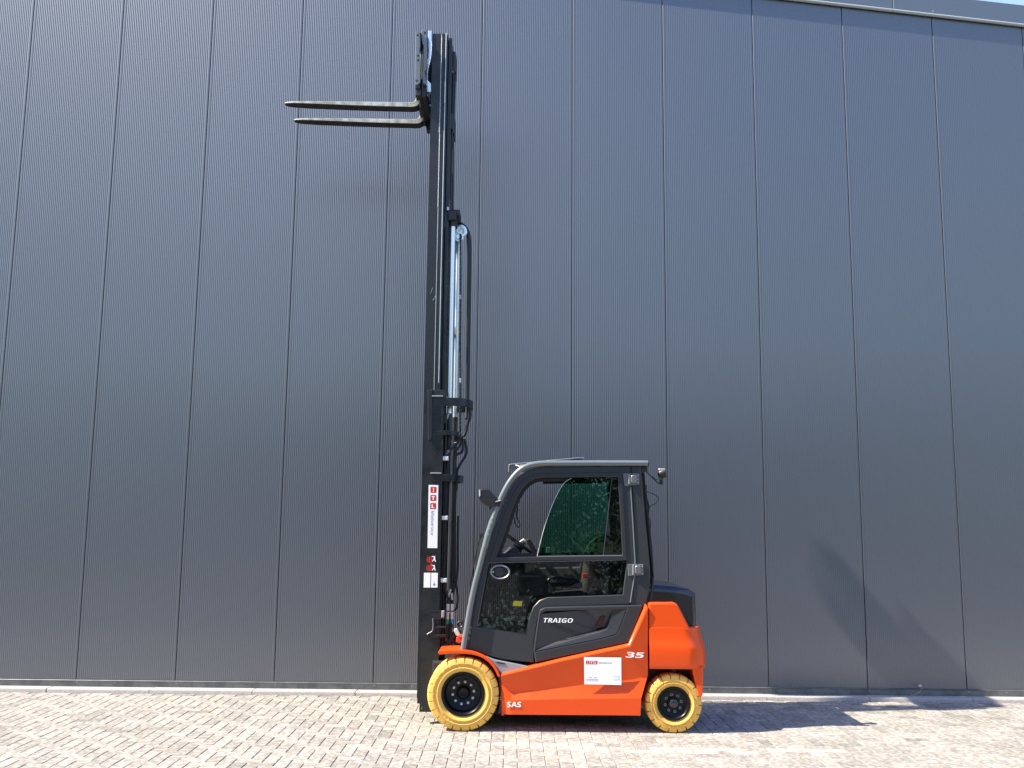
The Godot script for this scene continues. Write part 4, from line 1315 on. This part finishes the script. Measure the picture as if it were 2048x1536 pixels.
func mast(o: Node3D) -> void:
	for side in [1.0, -1.0]:
		channel(o, "mast_rail", -1.100, -0.948, 0.098, 2.833, 0.28, 0.022, 0.07, side)
		channel(o, "mast_rail", -1.123, -0.985, 0.16, 4.510, 0.252, 0.020, 0.06, side)
		channel(o, "mast_rail", -1.129, -1.012, 0.20, 6.205, 0.226, 0.020, 0.06, side)
		var zz: float = 0.233 * side
		# slim wear strips that make the stepped edges behind the faces
		block(o, "wear_strip", Vector3(-1.041, 0.5, zz - 0.012), Vector3(-1.037, 4.508, zz + 0.012 + 0.010 * side), M.bare_steel, 0.0015)
		block(o, "mast_step", Vector3(-1.012, 0.5, 0.2 * side - 0.012), Vector3(-0.984, 6.20, 0.2 * side + 0.014), M.mast_paint, 0.004)
		block(o, "roller_track", Vector3(-1.002, 2.9, 0.2 * side), Vector3(-0.995, 6.195, 0.2 * side + 0.062 * side), M.bare_steel, 0.0025)
		block(o, "mast_lip", Vector3(-1.046, 4.52, 0.2 * side), Vector3(-1.040, 6.195, 0.2 * side + 0.0285 * side), M.bare_steel, 0.0015)
		block(o, "mast_backing", Vector3(-0.982, 2.8, 0.17 * side - 0.02), Vector3(-0.945, 6.19, 0.17 * side + 0.012), M.mast_paint, 0.006)
	# crossbars between the rails
	for q in [[0.20, 0.34, -1.09, -1.0, 0.21], [6.05, 6.18, -1.05, -0.95, 0.17], [5.3, 5.45, -0.99, -0.93, 0.17], [4.34, 4.50, -1.03, -0.94, 0.19], [3.4, 3.5, -1.0, -0.96, 0.17]]:
		block(o, "mast_crossbar", Vector3(q[2], q[0], -q[4]), Vector3(q[3], q[1], q[4]), M.mast_paint, 0.006)
	# bowed straps behind the outer mast
	var straps := [[2.695, 2.768, 0.40, 1.0], [2.437, 2.476, 0.30, 0.9], [2.034, 2.095, 0.32, 0.98]]
	for q in straps:
		var ring := PackedVector2Array()
		var back := PackedVector2Array()
		for i in 25:
			var w := PI * i / 24.0
			var bulge: float = pow(sin(w), 0.55) * (q[2] - 0.16)
			ring.push_back(Vector2(-0.94 + bulge, 0.285 * cos(w)))
			back.push_back(Vector2(-0.94 + maxf(bulge - 0.014, -0.002), 0.271 * cos(w)))
		back.reverse()
		var sec := ring.duplicate()
		sec.append_array(PackedVector2Array([Vector2(-1.04, -0.287), Vector2(-1.04, -0.281)]))
		sec.append_array(back)
		sec.append_array(PackedVector2Array([Vector2(-1.04, 0.281), Vector2(-1.04, 0.287)]))
		var s := Shape.new()
		s.plate(sec, [], q[0], q[1], chamfer(0.003), true)
		var t := Shape.new()
		t.add(s, Transform3D(Basis(Vector3(1, 0, 0), Vector3(0, 0, 1), Vector3(0, 1, 0)), Vector3.ZERO))
		put(o, "mast_strap", t, M.mast_paint)
	# mounting plate beside the upper straps
	plate(o, "strap_plate", P2([-1.092, 2.832, -1.051, 2.836, -1.044, 2.421, -1.052, 2.391, -1.074, 2.387, -1.079, 2.42]), 0.281, 0.296, M.mast_paint, 0.005)
	plate(o, "strap_plate_head", P2([-1.051, 2.834, -0.947, 2.835, -0.946, 2.771, -1.043, 2.765]), 0.279, 0.287, M.mast_paint, 0.003)
	for y in [2.775, 2.10]:
		block(o, "strap_lug", Vector3(-1.05, y - 0.004, 0.282), Vector3(-0.955, y + 0.008, 0.31), M.steel_grey, 0.003)
	# lift cylinders: barrel, chrome rod, head
	for side in [1.0, -1.0]:
		var cyl := group(o, "lift_cylinder")
		var cx := -0.908 if side > 0.0 else -0.872
		var cz: float = 0.16 * side
		pipe(cyl, "cylinder_barrel", PackedVector3Array([Vector3(cx - 0.022, 0.25, cz), Vector3(cx, 2.645, cz)]), 0.025, M.mast_paint, 18)
		pipe(cyl, "cylinder_rod", PackedVector3Array([Vector3(cx, 2.64, cz), Vector3(cx, 4.375, cz)]), 0.0255, M.chrome, 22)
		pipe(cyl, "cylinder_head", PackedVector3Array([Vector3(cx, 4.36, cz), Vector3(cx, 4.405, cz)]), 0.034, M.black_plastic, 18)
	block(o, "crosshead", Vector3(-0.955, 4.405, -0.22), Vector3(-0.875, 4.50, 0.22), M.black_plastic, 0.01)
	block(o, "crosshead_cap", Vector3(-0.93, 4.46, -0.06), Vector3(-0.845, 4.515, 0.19), M.black_plastic, 0.008)
	pipe(o, "crosshead_screw", P3([-0.955, 4.50, 0.2, -0.955, 4.53, 0.2]), 0.012, M.zinc, 10)
	# chain wheels, chains and hose wheel at the crosshead
	for q in [[-0.06, -0.850, 4.38, 0.062], [0.03, -0.862, 4.30, 0.045]]:
		var pul := Shape.new()
		pul.lathe(P2([0.012, -0.022, q[3], -0.022, q[3], -0.016, q[3] - 0.012, -0.010, q[3] - 0.012, 0.010, q[3], 0.016, q[3], 0.022, q[3] - 0.008, 0.024, 0.022, 0.018, 0.020, 0.026, 0.0, 0.026]), Vector3.ZERO, 32)
		put(o, "chain_wheel", pul, M.chrome, Vector3(q[1], q[2], q[0]))
	for q in [[-0.842, 2.45, 4.34, 0.07, -0.812], [-0.952, 3.2, 4.34, 0.12, -0.948]]:
		var chain := group(o, "lift_chain")
		var linkage := Shape.new()
		var count := int((q[2] - q[1]) / 0.034)
		for i in count:
			var y: float = q[1] + 0.034 * (i + 0.5)
			var cx: float = lerpf(q[4], q[0], float(i) / count)
			linkage.box(Vector3(cx, y, q[3] + (0.006 if i % 2 == 0 else 0.0)), Vector3(0.019, 0.030, 0.026), 0.006)
		var lm := put(chain, "chain_link", linkage, M.black_plastic)
		lm.set_meta("kind", "stuff")
	for y in [3.72, 2.95]:
		var clip := Shape.new()
		for e in [-0.011, 0.011]:
			clip.lathe(P2([0.009, 0.0, 0.009, 0.003, 0.005, 0.003]), Vector3(0, e, 0), 14)
		put(o, "chain_clip", clip, M.white_print, Vector3(-0.832 if y > 3.0 else -0.818, y, 0.092))
	# hoses: over the crosshead and down the back of the mast
	for i in 3:
		var z := -0.10 - 0.035 * i
		var dx := 0.008 * i
		pipe(o, "mast_hose", curve(PackedVector3Array([Vector3(-0.93, 4.2, z), Vector3(-0.90, 4.42, z), Vector3(-0.855 + dx, 4.475, z), Vector3(-0.80 + dx, 4.42, z), Vector3(-0.775 + dx, 4.25, z), Vector3(-0.768 + dx * 0.8, 3.6, z), Vector3(-0.763 + dx * 0.5, 2.85, z), Vector3(-0.765, 2.62, z + 0.04)])), 0.0125, M.hose_rubber, 9)
	pipe(o, "mast_hose", curve(P3([-0.728, 2.705, 0.08, -0.723, 2.629, 0.08, -0.746, 2.554, 0.08, -0.758, 2.488, 0.08, -0.781, 2.441, 0.08])), 0.014, M.hose_rubber, 9)
	pipe(o, "mast_hose", curve(P3([-0.775, 2.431, 0.2, -0.811, 2.407, 0.2, -0.824, 2.375, 0.2, -0.883, 2.319, 0.2, -0.924, 2.282, 0.2, -0.931, 2.236, 0.2])), 0.012, M.hose_rubber, 9)
	pipe(o, "mast_hose", curve(P3([-0.789, 2.414, 0.18, -0.802, 2.358, 0.18, -0.838, 2.303, 0.18, -0.855, 2.238, 0.18, -0.853, 2.137, 0.18, -0.842, 2.046, 0.18])), 0.011, M.hose_rubber, 9)
	pipe(o, "mast_hose", curve(P3([-0.781, 2.415, 0.17, -0.779, 2.332, 0.17, -0.792, 2.295, 0.17, -0.829, 2.276, 0.17, -0.848, 2.239, 0.17, -0.85, 2.138, 0.17])), 0.012, M.hose_rubber, 9)
	pipe(o, "mast_hose", curve(P3([-0.769, 2.419, 0.12, -0.751, 2.345, 0.12, -0.753, 2.28, 0.12, -0.789, 2.215, 0.12, -0.82, 2.159, 0.12, -0.833, 2.104, 0.12, -0.833, 1.957, 0.12])), 0.012, M.hose_rubber, 9)
	pipe(o, "hose_highlight_sleeve", curve(P3([-0.932, 2.259, 0.2, -0.923, 2.282, 0.2, -0.897, 2.308, 0.2])), 0.0135, M.steel_grey, 9)
	pipe(o, "hydraulic_pipe", curve(P3([-0.92, 2.133, 0.24, -0.918, 2.028, 0.24, -0.919, 1.716, 0.24, -0.919, 1.468, 0.24, -0.919, 1.182, 0.24])), 0.011, M.hose_rubber, 10)
	pipe(o, "hydraulic_pipe", P3([-0.927, 2.591, 0.24, -0.929, 2.252, 0.24]), 0.011, M.hose_rubber, 10)
	pipe(o, "mast_hose", curve(P3([-0.92, 1.17, 0.22, -0.906, 1.114, 0.22, -0.884, 1.048, 0.22, -0.865, 0.988, 0.22])), 0.012, M.hose_rubber, 9)
	pipe(o, "mast_hose", curve(P3([-0.857, 2.041, 0.2, -0.84, 1.821, 0.2, -0.834, 1.509, 0.2, -0.835, 1.303, 0.2, -0.852, 1.139, 0.2, -0.879, 1.037, 0.2, -0.883, 0.97, 0.2])), 0.0105, M.hose_rubber, 9)
	pipe(o, "mast_hose", curve(P3([-0.831, 2.042, 0.19, -0.835, 1.821, 0.19, -0.832, 1.509, 0.19, -0.829, 1.2, 0.19, -0.834, 1.097, 0.19, -0.847, 1.036, 0.19, -0.846, 0.97, 0.19])), 0.0105, M.hose_rubber, 9)
	pipe(o, "mast_hose", curve(P3([-0.811, 1.738, 0.17, -0.81, 1.467, 0.17, -0.803, 1.302, 0.17, -0.816, 1.158, 0.17, -0.798, 1.035, 0.17, -0.812, 0.943, 0.17, -0.858, 0.912, 0.17])), 0.009, M.hose_rubber, 9)
	for q in [[400, 950, 372, 1010, 358, 1060], [392, 960, 390, 1010, 391, 1070]]:
		pass
	pipe(o, "hose_end", curve(P3([-0.856, 1.109, 0.215, -0.873, 1.068, 0.215, -0.88, 1.022, 0.215])), 0.0112, M.zinc, 9)
	pipe(o, "hose_end", P3([-0.848, 1.079, 0.215, -0.846, 1.02, 0.215]), 0.0112, M.zinc, 9)
	for k in 2:
		var x := 355.0 if k == 0 else 391.0
		var hx: float = -0.88 if k == 0 else -0.843
		var coup := group(o, "hose_coupling")
		pipe(coup, "coupling_sleeve", PackedVector3Array([Vector3(hx, 0.985, 0.22), Vector3(hx, 0.93, 0.22)]), 0.0145, M.bright_zinc, 10)
		pipe(coup, "coupling_nut", PackedVector3Array([Vector3(hx, 0.93, 0.22), Vector3(hx, 0.905, 0.22)]), 0.017, M.bright_zinc, 6)
		pipe(coup, "coupling_stem", PackedVector3Array([Vector3(hx, 0.905, 0.22), Vector3(hx, 0.858, 0.22)]), 0.0125, M.bright_zinc, 10)
		pipe(coup, "colour_tape", PackedVector3Array([Vector3(hx, 0.858, 0.22), Vector3(hx, 0.83, 0.22)]), 0.0135, M.green_tape if k == 0 else M.blue_tape, 10)
	pipe(o, "mast_hose", curve(P3([-0.879, 0.815, 0.22, -0.883, 0.755, 0.22, -0.879, 0.695, 0.22, -0.855, 0.65, 0.22, -0.818, 0.633, 0.22, -0.767, 0.621, 0.22])), 0.0125, M.hose_rubber, 9)
	pipe(o, "mast_hose", curve(P3([-0.844, 0.816, 0.22, -0.852, 0.765, 0.22, -0.846, 0.705, 0.22, -0.819, 0.665, 0.22, -0.783, 0.646, 0.22, -0.747, 0.644, 0.22])), 0.0125, M.hose_rubber, 9)
	for q in [Vector2(-0.925, 2.234), Vector2(-0.921, 1.719), Vector2(-0.918, 1.188)]:
		var cl := block(o, "pipe_clamp", Vector3(q.x - 0.027, q.y - 0.018, 0.225), Vector3(q.x + 0.027, q.y + 0.018, 0.275), M.bright_zinc, 0.005)
		pipe(cl, "clamp_screw", PackedVector3Array([Vector3(q.x - 0.036, q.y, 0.25), Vector3(q.x - 0.02, q.y, 0.25)]), 0.006, M.zinc, 8)
	block(o, "pipe_clamp", Vector3(-0.788, 2.418, -0.02), Vector3(-0.771, 2.45, 0.03), M.bright_zinc, 0.004)
	pipe(o, "pipe_union", P3([-0.939, 2.591, 0.2, -0.914, 2.591, 0.2]), 0.008, M.bright_zinc, 8)
	pipe(o, "pipe_union", P3([-0.924, 2.591, 0.2, -0.91, 2.633, 0.2]), 0.011, M.zinc, 8)
	pipe(o, "pipe_union", P3([-0.866, 2.388, 0.05, -0.828, 2.389, 0.05]), 0.006, M.zinc, 8)
	block(o, "mast_stop", Vector3(-0.948, 2.54, 0.2), Vector3(-0.925, 2.621, 0.27), M.black_rubber, 0.004)
	for y in [440.0, 930.0]:
		pass
	pipe(o, "cable_tie", P3([-0.872, 1.67, 0.215, -0.802, 1.663, 0.215]), 0.004, M.black_rubber, 6)
	pipe(o, "cable_tie", P3([-0.85, 1.196, 0.215, -0.798, 1.189, 0.215]), 0.004, M.black_rubber, 6)
	# hose bracket near the foot of the mast
	var e := P2([-1.051, 0.932, -0.822, 0.936, -0.819, 0.927, -0.895, 0.924, -0.894, 0.879, -0.972, 0.87, -0.985, 0.853, -0.98, 0.813, -0.893, 0.803, -0.893, 0.793, -0.97, 0.787, -0.983, 0.766, -0.971, 0.74, -0.891, 0.729, -0.895, 0.714, -1.046, 0.712, -1.052, 0.737, -1.021, 0.75, -1.003, 0.785, -1.003, 0.877, -1.043, 0.913])
	plate(o, "hose_bracket", e, 0.284, 0.296, M.mast_paint, 0.003)
	pipe(get_last(o), "bracket_edge", P3([-1.052, 0.931, 0.297, -0.821, 0.937, 0.297]), 0.0022, M.cab_trim, 6)
	pipe(get_last(o), "bracket_edge", curve(P3([-1.048, 0.738, 0.298, -1.027, 0.751, 0.298, -1.004, 0.768, 0.298, -0.999, 0.814, 0.298, -1.002, 0.871, 0.298])), 0.0036, M.steel_grey, 6)
	pipe(get_last(o), "bracket_edge", P3([-0.973, 0.867, 0.298, -0.894, 0.872, 0.298]), 0.0022, M.cab_trim, 6)
	pipe(get_last(o), "bracket_edge", P3([-0.97, 0.797, 0.298, -0.892, 0.8, 0.298]), 0.0022, M.cab_trim, 6)
	pipe(get_last(o), "bracket_edge", P3([-0.97, 0.733, 0.298, -0.891, 0.736, 0.298]), 0.0022, M.cab_trim, 6)
	block(o, "bracket_bolt", Vector3(-0.929, 0.879, 0.28), Vector3(-0.904, 0.936, 0.305), M.zinc, 0.006)
	# lugs on the back of the inner mast
	for q in [[5.90, 6.10], [5.29, 5.47]]:
		block(o, "mast_lug", Vector3(-0.965, q[0], -0.15), Vector3(-0.918, q[1], 0.10), M.black_plastic, 0.015)
	pipe(o, "mast_hose", P3([-0.925, 4.55, 0.02, -0.93, 5.3, 0.02, -0.925, 6.05, 0.02]), 0.012, M.hose_rubber, 8)
	pipe(o, "mast_hose", P3([-0.94, 4.53, 0.10, -0.938, 5.3, 0.10, -0.935, 5.9, 0.10]), 0.010, M.hose_rubber, 8)


func carriage(o: Node3D) -> void:
	var c := group(o, "fork_carriage")
	# two fork bars across, end plates, and the frame that rolls in the mast
	block(c, "fork_bar", Vector3(-1.262, 6.02, -0.36), Vector3(-1.222, 6.145, 0.355), M.mast_paint, 0.006)
	block(c, "fork_bar", Vector3(-1.262, 5.60, -0.36), Vector3(-1.222, 5.73, 0.355), M.mast_paint, 0.006)
	plate(c, "end_plate", P2([-1.272, 6.147, -1.233, 6.151, -1.228, 6.001, -1.234, 5.962, -1.223, 5.89, -1.218, 5.654, -1.248, 5.63, -1.262, 5.63]), 0.352, 0.364, M.tube_paint, 0.003)
	plate(c, "end_plate", P2([-1.272, 6.147, -1.233, 6.151, -1.228, 6.001, -1.234, 5.962, -1.223, 5.89, -1.218, 5.654, -1.248, 5.63, -1.262, 5.63]), -0.372, -0.36, M.tube_paint, 0.003)
	for q in [Vector2(-1.254, 6.116), Vector2(-1.246, 5.916), Vector2(-1.245, 5.872), Vector2(-1.252, 5.673), Vector2(-1.188, 6.141)]:
		var h := Shape.new()
		h.lathe(P2([0.011, 0.0, 0.011, 0.0025, 0.006, 0.004, 0.0, 0.004]), Vector3.ZERO, 12)
		put(c, "plate_bolt", h, M.black_rubber, Vector3(q.x, q.y, 0.362))
	plate(c, "carriage_frame", P2([-1.222, 6.175, -1.172, 6.178, -1.167, 6.028, -1.166, 5.798, -1.185, 5.766, -1.163, 5.672, -1.167, 5.648, -1.197, 5.656, -1.198, 5.766, -1.193, 5.782, -1.198, 6.02, -1.209, 6.036]), 0.30, 0.350, M.tube_paint, 0.004, [], true)
	plate(c, "carriage_frame", P2([-1.222, 6.175, -1.172, 6.178, -1.167, 6.028, -1.166, 5.798, -1.185, 5.766, -1.163, 5.672, -1.167, 5.648, -1.197, 5.656, -1.198, 5.766, -1.193, 5.782, -1.198, 6.02, -1.209, 6.036]), -0.355, -0.31, M.tube_paint, 0.004, [], true)
	plate(c, "roller_plate", P2([-1.168, 6.231, -1.138, 6.231, -1.135, 6.085, -1.138, 5.972, -1.164, 5.827, -1.163, 5.738, -1.132, 5.707, -1.13, 5.627, -1.171, 5.626, -1.181, 5.931, -1.165, 5.963, -1.164, 6.085]), 0.17, 0.235, M.chrome, 0.003)
	plate(c, "roller_plate", P2([-1.168, 6.231, -1.138, 6.231, -1.135, 6.085, -1.138, 5.972, -1.164, 5.827, -1.163, 5.738, -1.132, 5.707, -1.13, 5.627, -1.171, 5.626, -1.181, 5.931, -1.165, 5.963, -1.164, 6.085]), -0.235, -0.17, M.mast_paint, 0.003)
	block(c, "carriage_back", Vector3(-1.218, 5.545, -0.31), Vector3(-1.172, 6.10, 0.295), M.black_plastic, 0.006)
	block(c, "hook_bar", Vector3(-1.262, 5.54, -0.36), Vector3(-1.215, 5.602, 0.34), M.black_plastic, 0.006)
	plate(c, "hook_tail", P2([-1.239, 5.646, -1.181, 5.646, -1.18, 5.462, -1.198, 5.454, -1.212, 5.462]), -0.34, -0.24, M.black_plastic, 0.004)
	block(c, "cross_plate", Vector3(-1.215, 6.04, -0.30), Vector3(-1.16, 6.13, 0.30), M.mast_paint, 0.005)
	block(c, "cross_plate", Vector3(-1.215, 5.62, -0.30), Vector3(-1.165, 5.70, 0.30), M.mast_paint, 0.005)
	block(c, "cross_plate", Vector3(-1.20, 5.44, -0.30), Vector3(-1.165, 5.60, -0.22), M.mast_paint, 0.005)
	pipe(c, "side_shift_cylinder", P3([-1.19, 5.86, -0.28, -1.19, 5.86, 0.28]), 0.025, M.black_plastic, 12)
	for z in [0.20, -0.02, -0.22]:
		for x in [-1.205, -1.165]:
			var r := Shape.new()
			r.lathe(P2([0.012, -0.008, 0.016, 0.0, 0.012, 0.008, 0.0, 0.010]), Vector3.ZERO, 12)
			var rr := put(c, "carriage_roller", r, M.zinc, Vector3(x, 5.605, z))
			rr.rotation.x = PI / 2
	pipe(c, "carriage_hose", curve(P3([-1.244, 5.971, 0.2, -1.23, 5.914, 0.2, -1.216, 5.858, 0.2, -1.206, 5.834, 0.2])), 0.008, M.steel_grey, 8)
	pipe(c, "carriage_hose", curve(P3([-1.239, 6.134, 0.15, -1.247, 6.052, 0.15, -1.236, 5.996, 0.15, -1.221, 5.955, 0.15, -1.205, 5.923, 0.15])), 0.008, M.hose_rubber, 8)
	# the two forks
	for z in [0.13, -0.25]:
		var f := group(o, "fork")
		var s := Shape.new()
		var side := P2([-1.34, 5.4715, -1.34, 5.516, -1.305, 5.516, -1.285, 5.521, -1.272, 5.534, -1.267, 5.552, -1.264, 6.06, -1.228, 6.06, -1.230, 5.55, -1.238, 5.505, -1.252, 5.486, -1.275, 5.475, -1.32, 5.4712])
		s.plate(side, [], z, z + 0.12, chamfer(0.003), true)
		put(f, "fork_shank", s, M.fork_steel)
		# the blade thins towards a rounded tip
		var rows := []
		for q in [[-2.487, 0.5105, 0.5075, 0.022], [-2.480, 0.5135, 0.5035, 0.032], [-2.455, 0.5150, 0.5010, 0.043], [-2.40, 0.516, 0.4985, 0.053], [-2.25, 0.516, 0.493, 0.06], [-1.9, 0.516, 0.482, 0.06], [-1.6, 0.516, 0.475, 0.06], [-1.342, 0.516, 0.4715, 0.06]]:
			var zc: float = z + 0.06
			var w: float = q[3]
			var c2 := minf(0.003, (q[1] - q[2]) * 0.3)
			var yt: float = 5.0 + q[1]
			var yb: float = 5.0 + q[2]
			rows.push_back(PackedVector3Array([Vector3(q[0], yb, zc + w - c2), Vector3(q[0], yb + c2, zc + w), Vector3(q[0], yt - c2, zc + w), Vector3(q[0], yt, zc + w - c2), Vector3(q[0], yt, zc - w + c2), Vector3(q[0], yt - c2, zc - w), Vector3(q[0], yb + c2, zc - w), Vector3(q[0], yb, zc - w + c2)]))
		var blade := Shape.new()
		var hints := [Vector3(0, -1, 1), Vector3(0, 0, 1), Vector3(0, 1, 1), Vector3(0, 1, 0), Vector3(0, 1, -1), Vector3(0, 0, -1), Vector3(0, -1, -1)]
		for j in rows.size() - 1:
			for i in 7:
				blade.flat(rows[j][i], rows[j][i + 1], rows[j + 1][i + 1], rows[j + 1][i], hints[i])
		for i in range(1, 7):
			blade.tri(rows[0][0], rows[0][i], rows[0][i + 1], Vector3.LEFT, Vector3.LEFT, Vector3.LEFT)
		put(f, "fork_blade", blade, M.fork_steel)
		var under := Shape.new()
		var ul := PackedVector3Array()
		var ur := PackedVector3Array()
		for q in rows:
			ul.push_back(q[7] + Vector3(0, 0, -0.0005))
			ur.push_back(q[0] + Vector3(0, 0, 0.0005))
		for q in [[-1.318, 5.4703], [-1.275, 5.4740], [-1.252, 5.4848], [-1.2375, 5.5040]]:
			ul.push_back(Vector3(q[0], q[1] - 0.0008, z + 0.0035))
			ur.push_back(Vector3(q[0] + 0.0006, q[1] - 0.0008, z + 0.1165))
		under.skin([ul, ur], Vector3(0.05, -1, 0))
		put(f, "worn_underside", under, M.fork_under)
		block(f, "fork_hook", Vector3(-1.262, 6.06, z + 0.01), Vector3(-1.215, 6.165, z + 0.11), M.fork_steel, 0.005)


func sheet(o: Node, called: String, q: PackedVector2Array, z: float, m: Material) -> MeshInstance3D:
	return plate(o, called, q, z, z + 0.0007, m)


func logo(o: Node, x: float, y: float, s: float, gap: float, z: float, down: bool) -> void:
	# three red tiles with white letters I T L; set downwards the letters stay upright
	for i in 3:
		var at := Vector2(x, y - i * gap) if down else Vector2(x + i * gap, y)
		plate(o, "logo_tile", round_rect(at, s, s, s * 0.14), z, z + 0.0006, M.red_print)
		var h := s * 0.62
		var w: float = [0.20, 0.62, 0.48][i] * s
		lettering(o, "logo_letter", ["I", "T", "L"][i], M.white_print, Vector3(at.x - w / 2, at.y - h / 2, z + 0.0006), w, h, 0.0, 0.0, true, 0.0006)


func decals(o: Node3D) -> void:
	# tall white sign on the mast
	var z := 0.2805
	var strip := sheet(o, "mast_sign", P2([-1.065, 2.001, -0.981, 2, -0.978, 1.46, -1.062, 1.46]), z, M.white_print)
	var lz := z + 0.0007
	logo(strip, -1.022, 1.959, 0.052, 1.959 - 1.889, lz, true)
	lettering(strip, "lettering", "Mietservice", M.grey_print, Vector3(-1.039, 1.776, lz), 1.776 - 1.57, 0.027, 0.0, -PI / 2, false, 0.0006)
	# pictogram sign: two red rings with pale figures
	var pic := sheet(o, "pictogram_sign", P2([-1.068, 1.401, -0.989, 1.401, -0.988, 1.258, -1.069, 1.26]), z, M.black_print)
	for i in 2:
		var c: Vector2 = Vector2(-1.043, 1.361) if i == 0 else Vector2(-1.045, 1.289)
		plate(pic, "red_ring", oval(c, 0.024, 0.024, 24), lz, lz + 0.0006, M.red_print, 0.0, [oval(c, 0.017, 0.017, 24)])
		plate(pic, "figure", oval(c, 0.008, 0.014, 14), lz, lz + 0.0006, M.red_print)
		var d: Vector2 = Vector2(-1.005, 1.366) if i == 0 else Vector2(-1.005, 1.29)
		plate(pic, "figure", P2([d.x - 0.018, d.y + 0.026, d.x + 0.010, d.y + 0.026, d.x + 0.010, d.y + 0.004, d.x + 0.018, d.y - 0.020, d.x + 0.010, d.y - 0.022, d.x + 0.003, d.y - 0.004, d.x - 0.012, d.y - 0.022, d.x - 0.016, d.y - 0.018, d.x - 0.002, d.y + 0.004, d.x - 0.002, d.y + 0.018, d.x - 0.018, d.y + 0.018]), lz, lz + 0.0006, M.white_print)
	plate(pic, "red_triangle", P2([-1.025, 1.34, -1.012, 1.313, -1.037, 1.313]), lz, lz + 0.0006, M.red_print)
	sheet(o, "white_sticker", P2([-1.088, 1.25, -1.031, 1.251, -1.032, 1.126, -1.088, 1.126]), z, M.white_print)
	var st := sheet(o, "white_sticker", P2([-1.025, 1.251, -0.969, 1.251, -0.969, 1.127, -1.026, 1.126]), z, M.white_print)
	var cc := Vector2(-0.998, 1.153)
	plate(st, "blue_ring", oval(cc, 0.0105, 0.0105, 24), lz, lz + 0.0006, M.blue_print, 0.0, [oval(cc, 0.007, 0.007, 24)])
	for i in 5:
		var w := TAU * i / 5
		plate(st, "blue_mark", oval(cc + Vector2(cos(w), sin(w)) * 0.0035, 0.0018, 0.0018, 8), lz, lz + 0.0006, M.blue_print)
	sheet(st, "blue_mark", P2([-1.002, 1.177, -0.996, 1.177, -0.996, 1.173, -1.002, 1.173]), lz, M.grey_print)
	# rental sign on the flank, riding on the leaning panel
	var sz := 0.554
	var sign := sheet(o, "rental_sign", P2([0.265, 0.6, 0.571, 0.599, 0.571, 0.381, 0.268, 0.383]), sz + 0.003, M.white_print)
	var kz := sz + 0.0037
	logo(sign, 0.295, 0.557, 0.0285, 0.328 - 0.295, kz, false)
	lettering(sign, "lettering", "Mietservice", M.grey_print, Vector3(0.385, 0.549, kz), 0.493 - 0.385, 0.0145, 0.0, -0.011, false, 0.0006)
	var ink := [[412, 990, 530, 1000], [575, 990, 680, 1000], [340, 1046, 715, 1060], [340, 1092, 715, 1105]]
	sheet(sign, "text_line", P2([0.302, 0.44, 0.333, 0.44, 0.333, 0.437, 0.302, 0.437]), kz, M.grey_print)
	sheet(sign, "text_line", P2([0.345, 0.44, 0.373, 0.44, 0.373, 0.437, 0.345, 0.437]), kz, M.grey_print)
	sheet(sign, "text_line", P2([0.282, 0.425, 0.383, 0.424, 0.383, 0.421, 0.282, 0.422]), kz, M.grey_print)
	sheet(sign, "text_line", P2([0.282, 0.413, 0.383, 0.413, 0.383, 0.41, 0.282, 0.411]), kz, M.grey_print)
	sheet(sign, "pale_box", P2([0.506, 0.456, 0.555, 0.456, 0.555, 0.42, 0.506, 0.42]), kz, M.pale_blue_print)
	sheet(sign, "pale_box_field", P2([0.512, 0.439, 0.549, 0.439, 0.549, 0.424, 0.512, 0.425]), kz + 0.0007, M.white_print)
	lettering(o, "lettering", "35", M.white_print, Vector3(0.607, 0.598, 0.5475), 0.752 - 0.609, 0.643 - 0.599, 0.32, -0.01, true, 0.003)
	lettering(o, "lettering", "SAS", M.white_print, Vector3(-0.363, 0.197, 0.5545), -0.248 - -0.363, 0.241 - 0.2, 0.06, 0.0, true, 0.003)
	# green cross and pale scratches on the mast paint
	sheet(o, "paint_mark", P2([-1.089, 0.131, -1.07, 0.131, -1.07, 0.128, -1.089, 0.127]), z, M.green_tape)
	sheet(o, "paint_mark", P2([-1.082, 0.14, -1.078, 0.14, -1.078, 0.117, -1.082, 0.117]), z + 0.0002, M.green_tape)
	for q in [P2([-1.094, 3.703, -1.075, 3.761, -1.067, 3.769, -1.085, 3.718]), P2([-1.072, 3.65, -1.056, 3.669, -1.052, 3.664, -1.067, 3.646]), P2([-1.054, 3.685, -1.038, 3.689, -1.039, 3.671, -1.049, 3.675])]:
		sheet(o, "paint_scratch", q, 0.2525, M.steel_grey)
	for q in [P2([-1.052, 5.328, -1.042, 5.328, -1.039, 5.275, -1.044, 5.239, -1.055, 5.239, -1.05, 5.283]), P2([-1.048, 5.188, -1.037, 5.185, -1.041, 5.161, -1.047, 5.16])]:
		sheet(o, "paint_scratch", q, 0.2265, M.steel_grey)
